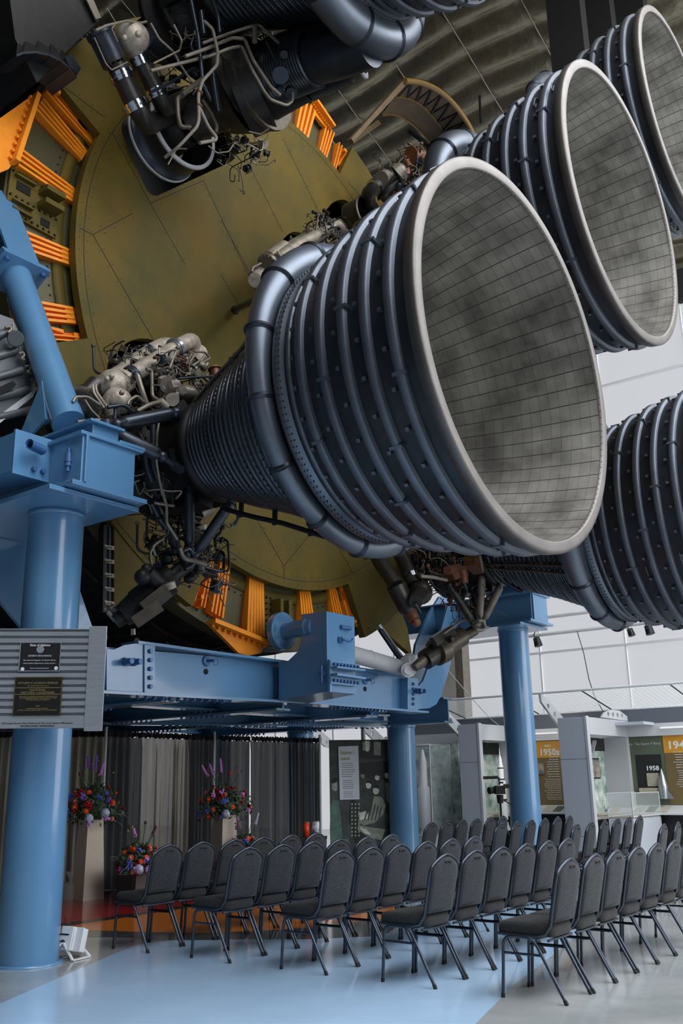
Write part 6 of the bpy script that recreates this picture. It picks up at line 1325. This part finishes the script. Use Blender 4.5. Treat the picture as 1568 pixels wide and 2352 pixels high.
# canopy: sloping glazed roof panels
M['canopy'] = mat('canopy_mesh_glass', (206, 212, 214), .35, 0, .06, 2, emit=None)
def gridmat(name, c, c2):
    m = bpy.data.materials.new(name); m.use_nodes = True; nt = m.node_tree; b = nt.nodes['Principled BSDF']; tc = nt.nodes.new('ShaderNodeTexCoord')
    br = nt.nodes.new('ShaderNodeTexBrick'); br.offset = 0; br.inputs['Scale'].default_value = 1; br.inputs['Brick Width'].default_value = .11; br.inputs['Row Height'].default_value = .11; br.inputs['Mortar Size'].default_value = .007
    for n_, q in (('Color1', c), ('Color2', c), ('Mortar', c2)): br.inputs[n_].default_value = lin(q)
    nt.links.new(tc.outputs['UV'], br.inputs['Vector']); nt.links.new(br.outputs[0], b.inputs['Base Color']); b.inputs['Roughness'].default_value = .4
    b.inputs['Transmission Weight'].default_value = 0
    tr = nt.nodes.new('ShaderNodeBsdfTranslucent'); mx = nt.nodes.new('ShaderNodeMixShader'); mx.inputs[0].default_value = .78; out = nt.nodes['Material Output']
    nt.links.new(br.outputs[0], tr.inputs['Color']); nt.links.new(b.outputs[0], mx.inputs[1]); nt.links.new(tr.outputs[0], mx.inputs[2])
    tp = nt.nodes.new('ShaderNodeBsdfTransparent'); m2 = nt.nodes.new('ShaderNodeMixShader'); m2.inputs[0].default_value = .62; nt.links.new(mx.outputs[0], m2.inputs[1]); nt.links.new(tp.outputs[0], m2.inputs[2]); nt.links.new(m2.outputs[0], out.inputs['Surface'])
    return m
M['canopy'] = gridmat('canopy_grid_glass', (238, 242, 242), (170, 180, 186))
cn = thing('glass_canopy', 'pale sloping gridded glass canopy over the exhibit wall', 'canopy', FP(9, -5, 2.9))
edges = [-17, -14.6, -12.5, -10.6, -8.55, -6.6, -4.85, -3.0, -1.2, .6, 2.4]
for a_, b_ in zip(edges[:-1], edges[1:]):
    mb = MB(); q = [FP(8.45, a_+.02, 3.29), FP(8.45, b_-.02, 3.29), FP(10.05, b_-.02, 2.96), FP(10.05, a_+.02, 2.96)]
    mb.add(q, [(0, 1, 2, 3)], 0, False, [((a_, 0), (b_, 0), (b_, 1.64), (a_, 1.64))]); mb.build('canopy_pane', 'canopy', cn, recalc=False)
mb = MB(); mb.cyl(FP(8.45, -17, 3.29), FP(8.45, 2.4, 3.29), .025, n=8); mb.cyl(FP(10.03, -17, 2.96), FP(10.03, 2.4, 2.96), .025, n=8)
for a_ in edges: mb.cyl(FP(8.45, a_, 3.29), FP(10.05, a_, 2.96), .014, n=6, m=1)
mb.build('canopy_frame', ['mull', 'exdk'], cn)
def perfarm(s, label):
    t = thing('perforated_arm', label, 'bracket', FP(8.6, s, 2.7)); pts = [(8.42, 3.27), (8.75, 3.2), (9.95, 2.55), (9.95, 2.38), (9.6, 2.42), (8.9, 2.82), (8.45, 3.1)]
    hl = []
    for c_, r in (((8.75, 3.03), .055), ((9.05, 2.86), .07), ((9.38, 2.68), .055), ((9.66, 2.54), .04)): hl.append([(c_[0]+r*math.cos(a*.5236), c_[1]+r*math.sin(a*.5236)) for a in range(12)])
    o4 = CC*1; Mx = Matrix(((SD.x, 0, AX.x, CC.x), (SD.y, 0, AX.y, CC.y), (0, 1, 0, 0), (0, 0, 0, 1)))
    cplate(pts, hl, .05, s, 'web', 'desk', t, Mx)
perfarm(-8.4, 'white perforated steel arm under the left end of the canopy'); perfarm(-5.75, 'white perforated steel arm under the canopy left of the tall grey portal'); perfarm(-10.9, 'white perforated steel arm behind the middle blue column'); perfarm(-12.6, 'white perforated steel arm left of the photo banner')
# portals
def portal(label, s0, s1, uf, ub, hgt, word):
    t = thing('exhibit_portal', label, 'exhibit', FP(uf, s1, 0))
    mb = MB(); boxR(mb, uf, uf+.09, s0, s1, 0, hgt); mb.build('side_wall', 'pillar', t, bevel=.004)
    mb = MB(); boxR(mb, uf-.01, uf+.12, s1, s1+.05, 0, hgt+.02); boxR(mb, uf+.05, ub, s1-.02, s1+.04, hgt-.34, hgt); mb.build('front_trim', 'pillare', t)
    mb = MB(); boxR(mb, uf-.002, uf+.002, s0, s1, 1.88, 1.89); boxR(mb, uf-.002, uf+.002, s0, s1, .42, .43); mb.build('panel_joint', 'exband', t)
    mb = MB(); boxR(mb, ub-.3, ub+.05, s0, s1+.03, 0, hgt-.34); mb.build('jamb', 'pillare', t)
    mb = MB(); boxR(mb, uf+.09, ub-.3, s0+.02, s0+.06, .2, hgt-.34); mb.build('back_graphic', 'grafx', t)
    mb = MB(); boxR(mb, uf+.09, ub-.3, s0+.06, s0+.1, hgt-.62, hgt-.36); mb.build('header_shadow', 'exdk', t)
    mb = MB(); boxR(mb, uf+.06, ub-.3, s0+.1, s1-.05, .72, .78); mb.build('shelf', 'paper', t)
    lettering(word, frame3(FP(uf+.42, s0+.075, 2.10), SD, UP), .22, .12, 'exw', t)
    return t
pt2 = portal('tall grey exhibit portal with a screen inside, right of the boxed column', -5.12, -4.55, 7.8, 10.15, 2.70, 'ers')
mb = MB(); boxR(mb, 8.35, 9.25, -4.98, -4.92, 1.50, 1.92); mb.build('screen_frame', 'exdk', pt2); mb = MB(); boxR(mb, 8.38, 9.22, -4.915, -4.91, 1.53, 1.89); mb.build('screen', 'scr', pt2)
mb = MB(); 
for (u_, z_, du, dz) in ((8.5, 2.30, .5, -.32), (9.0, 1.98, .25, .3)):
    a = FP(u_, -5.0, z_); b = FP(u_+du, -5.0, z_+dz); d = b-a; mb.box((a+b)/2, (.12, .03, d.length), d.to_track_quat('Z', 'Y').to_matrix())
mb.build('truss_piece', 'pillare', pt2)
mb = MB(); boxR(mb, 8.55, 8.78, -5.05, -5.02, 1.12, 1.42); boxR(mb, 8.82, 9.05, -5.05, -5.02, 1.12, 1.42); boxR(mb, 8.6, 9.0, -5.04, -5.02, .9, 1.05); mb.build('mural_picture', ['exw'], pt2)
mb = MB(); boxR(mb, 8.2, 9.1, -4.98, -4.6, .79, .82); mb.build('display_tray', 'paper', pt2)
t = thing('display_case', 'low clear acrylic display case with a tilted tray in front of the grey portal', 'display case', FP(8.7, -4.1, 0))
mb = MB(); boxR(mb, 8.1, 9.6, -4.35, -3.85, .0, .74); mb.build('plinth', 'pillar', t)
M['acr'] = mat('acrylic_sheet', (220, 232, 232), .05, 0, alpha=.16)
mb = MB(); boxR(mb, 8.1, 9.6, -4.35, -3.85, .78, 1.22); mb.build('cover', 'acr', t); mb = MB(); boxR(mb, 8.12, 9.58, -4.33, -3.87, .74, .78); mb.build('tray', 'paper', t)
mb = MB()
for u_ in (8.1, 9.6):
    for s_ in (-4.35, -3.85): mb.cyl(FP(u_, s_, .76), FP(u_, s_, 1.22), .010, n=6)
for s_ in (-4.35, -3.85): mb.cyl(FP(8.1, s_, 1.22), FP(9.6, s_, 1.22), .010, n=6); mb.cyl(FP(8.1, s_, .78), FP(9.6, s_, .78), .018, n=6)
mb.build('edge_frame', 'pillare', t)
t = thing('projector_arm', 'white perforated curved light arm on top of the grey portal', 'lamp', FP(9.0, -4.55, 2.7))
Mx = Matrix(((SD.x, 0, AX.x, CC.x), (SD.y, 0, AX.y, CC.y), (0, 1, 0, 0), (0, 0, 0, 1)))
cplate([(8.6, 2.72), (8.75, 2.82), (9.1, 2.90), (9.6, 2.90), (10.0, 2.80), (10.0, 2.70)], [[(c_+.05*math.cos(a*.5236), 2.80+.05*math.sin(a*.5236)) for a in range(12)] for c_ in (8.95, 9.2, 9.45, 9.7)], .04, -4.5, 'arm', 'desk', t, Mx)
mb = MB(); boxR(mb, 9.3, 9.9, -4.5, -3.9, 2.58, 2.64); mb.build('lamp_head', 'pillar', t)
pt1 = portal('grey exhibit portal left of the boxed column, with a rocket model inside', -7.67, -7.19, 8.14, 10.1, 2.70, 'um')
def rocket_model(c, h, r, t):
    mb = MB(); mb.lathe([(0, r*1.1), (.02*h, r), (.36*h, r), (.37*h, r*.98), (.58*h, r*.98), (.62*h, r*.66), (.76*h, r*.66), (.82*h, r*.38), (.86*h, r*.36), (.90*h, r*.12), (h, r*.03)], c, (0, 0, 1), 24, 0)
    for z0, z1 in ((.10, .13), (.355, .375), (.60, .62), (.74, .755)): mb.lathe([(z0*h, r*1.01), (z1*h, r*1.01)] if z0 < .5 else [(z0*h, r*.83 if z0 < .61 else r*.665), (z1*h, r*.68 if z0 < .7 else r*.665)], c, (0, 0, 1), 24, 1)
    for k in range(4):
        a = k*math.pi/2+.4; d = Vector((math.cos(a), math.sin(a), 0)); mb.prism([c+d*r*.9, c+d*r*1.7, c+d*r*1.0+UP*.09*h], d.cross(UP)*.01, 0)
    mb.build('model', ['white', 'exdk'], t)
t = thing('rocket_model', 'white and black scale rocket standing inside the left grey portal', 'model rocket', FP(8.95, -6.95, .3)); rocket_model(FP(8.75, -7.0, .45), 1.75, .10, t)
# glass case with the large white model
gc = thing('glass_case', 'tall glass case with white edges right of the middle blue column', 'display case', FP(8.3, -8.9, 0))
a_, b_ = FZ(985, 1720, 2.15), FZ(1045, 1700, 2.25); 
mb = MB(); boxR(mb, 8.0, 8.85, -9.3, -8.35, 0, .35); mb.build('plinth', 'pillar', gc); mb = MB(); boxR(mb, 8.0, 8.85, -9.3, -8.35, .36, 2.3); mb.build('glass', 'acr', gc)
mb = MB()
for u_ in (8.0, 8.85):
    for s_ in (-9.3, -8.35): mb.cyl(FP(u_, s_, .35), FP(u_, s_, 2.3), .014, n=6)
for z in (.36, 2.3):
    mb.sweep([FP(8.0, -9.3, z), FP(8.85, -9.3, z), FP(8.85, -8.35, z), FP(8.0, -8.35, z)], .014, 6, closed=True)
mb.build('frame', 'pillare', gc)
t = thing('rocket_model', 'tall plain white rocket model inside the glass case', 'model rocket', FP(8.4, -8.8, .36)); mb = MB(); mb.lathe([(0, .13), (.12, .10), (.14, .14), (1.0, .14), (1.05, .09), (1.6, .085), (1.85, .02)], FP(8.4, -8.8, .36), (0, 0, 1), 24); mb.lathe([(.5, .07), (1.1, .07), (1.25, .01)], FP(8.25, -9.0, .36), (0, 0, 1), 16); mb.build('model', 'white', t)
t = thing('exhibit_board', 'green glass exhibit board behind the glass case', 'exhibit', FP(9.2, -8.9, 0)); mb = MB(); boxR(mb, 9.0, 9.05, -9.5, -8.2, .1, 2.35); mb.build('board', 'grafx', t)
mb = MB(); boxR(mb, 9.2, 9.5, -8.25, -8.15, .0, 2.6); mb.build('post', 'desk', t)
t = thing('display_desk', 'white tilted display desk between the middle blue column and the glass case', 'display case', FP(8.6, -10.3, 0))
mb = MB(); boxR(mb, 8.2, 9.0, -10.9, -9.8, 0, .85); mb.build('body', 'pillar', t); mb = MB(); boxR(mb, 8.2, 9.0, -10.9, -9.8, .85, .9); mb.build('top', 'paper', t); mb = MB(); boxR(mb, 8.2, 9.0, -10.9, -9.8, .9, 1.35); mb.build('cover', 'acr', t)
t = thing('grey_bollard', 'grey exhibit pylon standing further left behind the curtain', 'exhibit', FP(7.6, -14.5, 0)); mb = MB(); boxR(mb, 7.2, 7.9, -15.4, -14.6, 0, 2.75); mb.build('pylon', 'pillare', t)
# video camera on a tripod behind the chairs
vc = thing('video_camera', 'black video camera with a long microphone on a tripod', 'camera', (2.9, 17, 1.12))
cxy = Vector((2.9, 17, 0))
mb = MB(); mb.box(cxy+UP*1.34, (.16, .22, .14)); mb.cyl(cxy+Vector((-.08, 0, 1.34)), cxy+Vector((-.19, -.05, 1.33)), .05, .06, 16); mb.box(cxy+Vector((.03, 0, 1.46)), (.05, .2, .03)); mb.box(cxy+Vector((.1, -.1, 1.4)), (.1, .03, .07)); mb.build('body', 'rubber', vc)
mb = MB(); mb.cyl(cxy+Vector((-.27, -.03, 1.545)), cxy+Vector((-.02, .0, 1.55)), .026, n=12); mb.cyl(cxy+Vector((.0, 0, 1.42)), cxy+Vector((.0, 0, 1.55)), .012, n=8); mb.build('microphone', 'rubber', vc)
tp = thing('tripod', 'black camera tripod rising behind the chairs under the video camera', 'tripod', (2.9, 17, 0))
mb = MB(); mb.cyl(cxy+UP*.6, cxy+UP*1.12, .018, n=8); mb.build('column', 'rubber', tp); mb = MB(); mb.cyl(cxy+UP*1.12, cxy+UP*1.26, .05, .06, 12); mb.cyl(cxy+UP*1.2, cxy+Vector((.2, -.1, 1.08)), .01, n=6); mb.build('head', 'rubber', tp)
for a in (.3, 2.4, 4.5): mb = MB(); mb.cyl(cxy+UP*.85, cxy+Vector((.42*math.cos(a), .42*math.sin(a), 0)), .016, n=8); mb.build('leg', 'rubber', tp)
# thin stay wires
for (a, b, lab) in (((1155, 1700), (1020, 1525), 'thin slanting stay cable rising left of the boxed blue column'), ((1200, 1640), (1128, 1420), 'thin curved cable dropping from the glazing onto the portal top')):
    pass
mb = MB(); mb.sweep([PU(1020, 1530, 11), PU(1075, 1595, 10.5), PU(1125, 1650, 10), PU(1154, 1674, 9.5)], .012, 6); mb.build('stay_cable', 'pillare', at=PU(1100, 1620, 10), label='thin slanting stay cable left of the boxed blue column', cat='cable')
mb = MB(); mb.sweep([PU(1325, 1450, 11), PU(1340, 1500, 10.6), PU(1352, 1560, 10.2), PU(1365, 1600, 9.8), PU(1388, 1640, 9.4)], .01, 6); mb.build('stay_cable', 'gun', at=PU(1350, 1550, 10), label='thin dark cable curving down to the top of the grey portal', cat='cable')
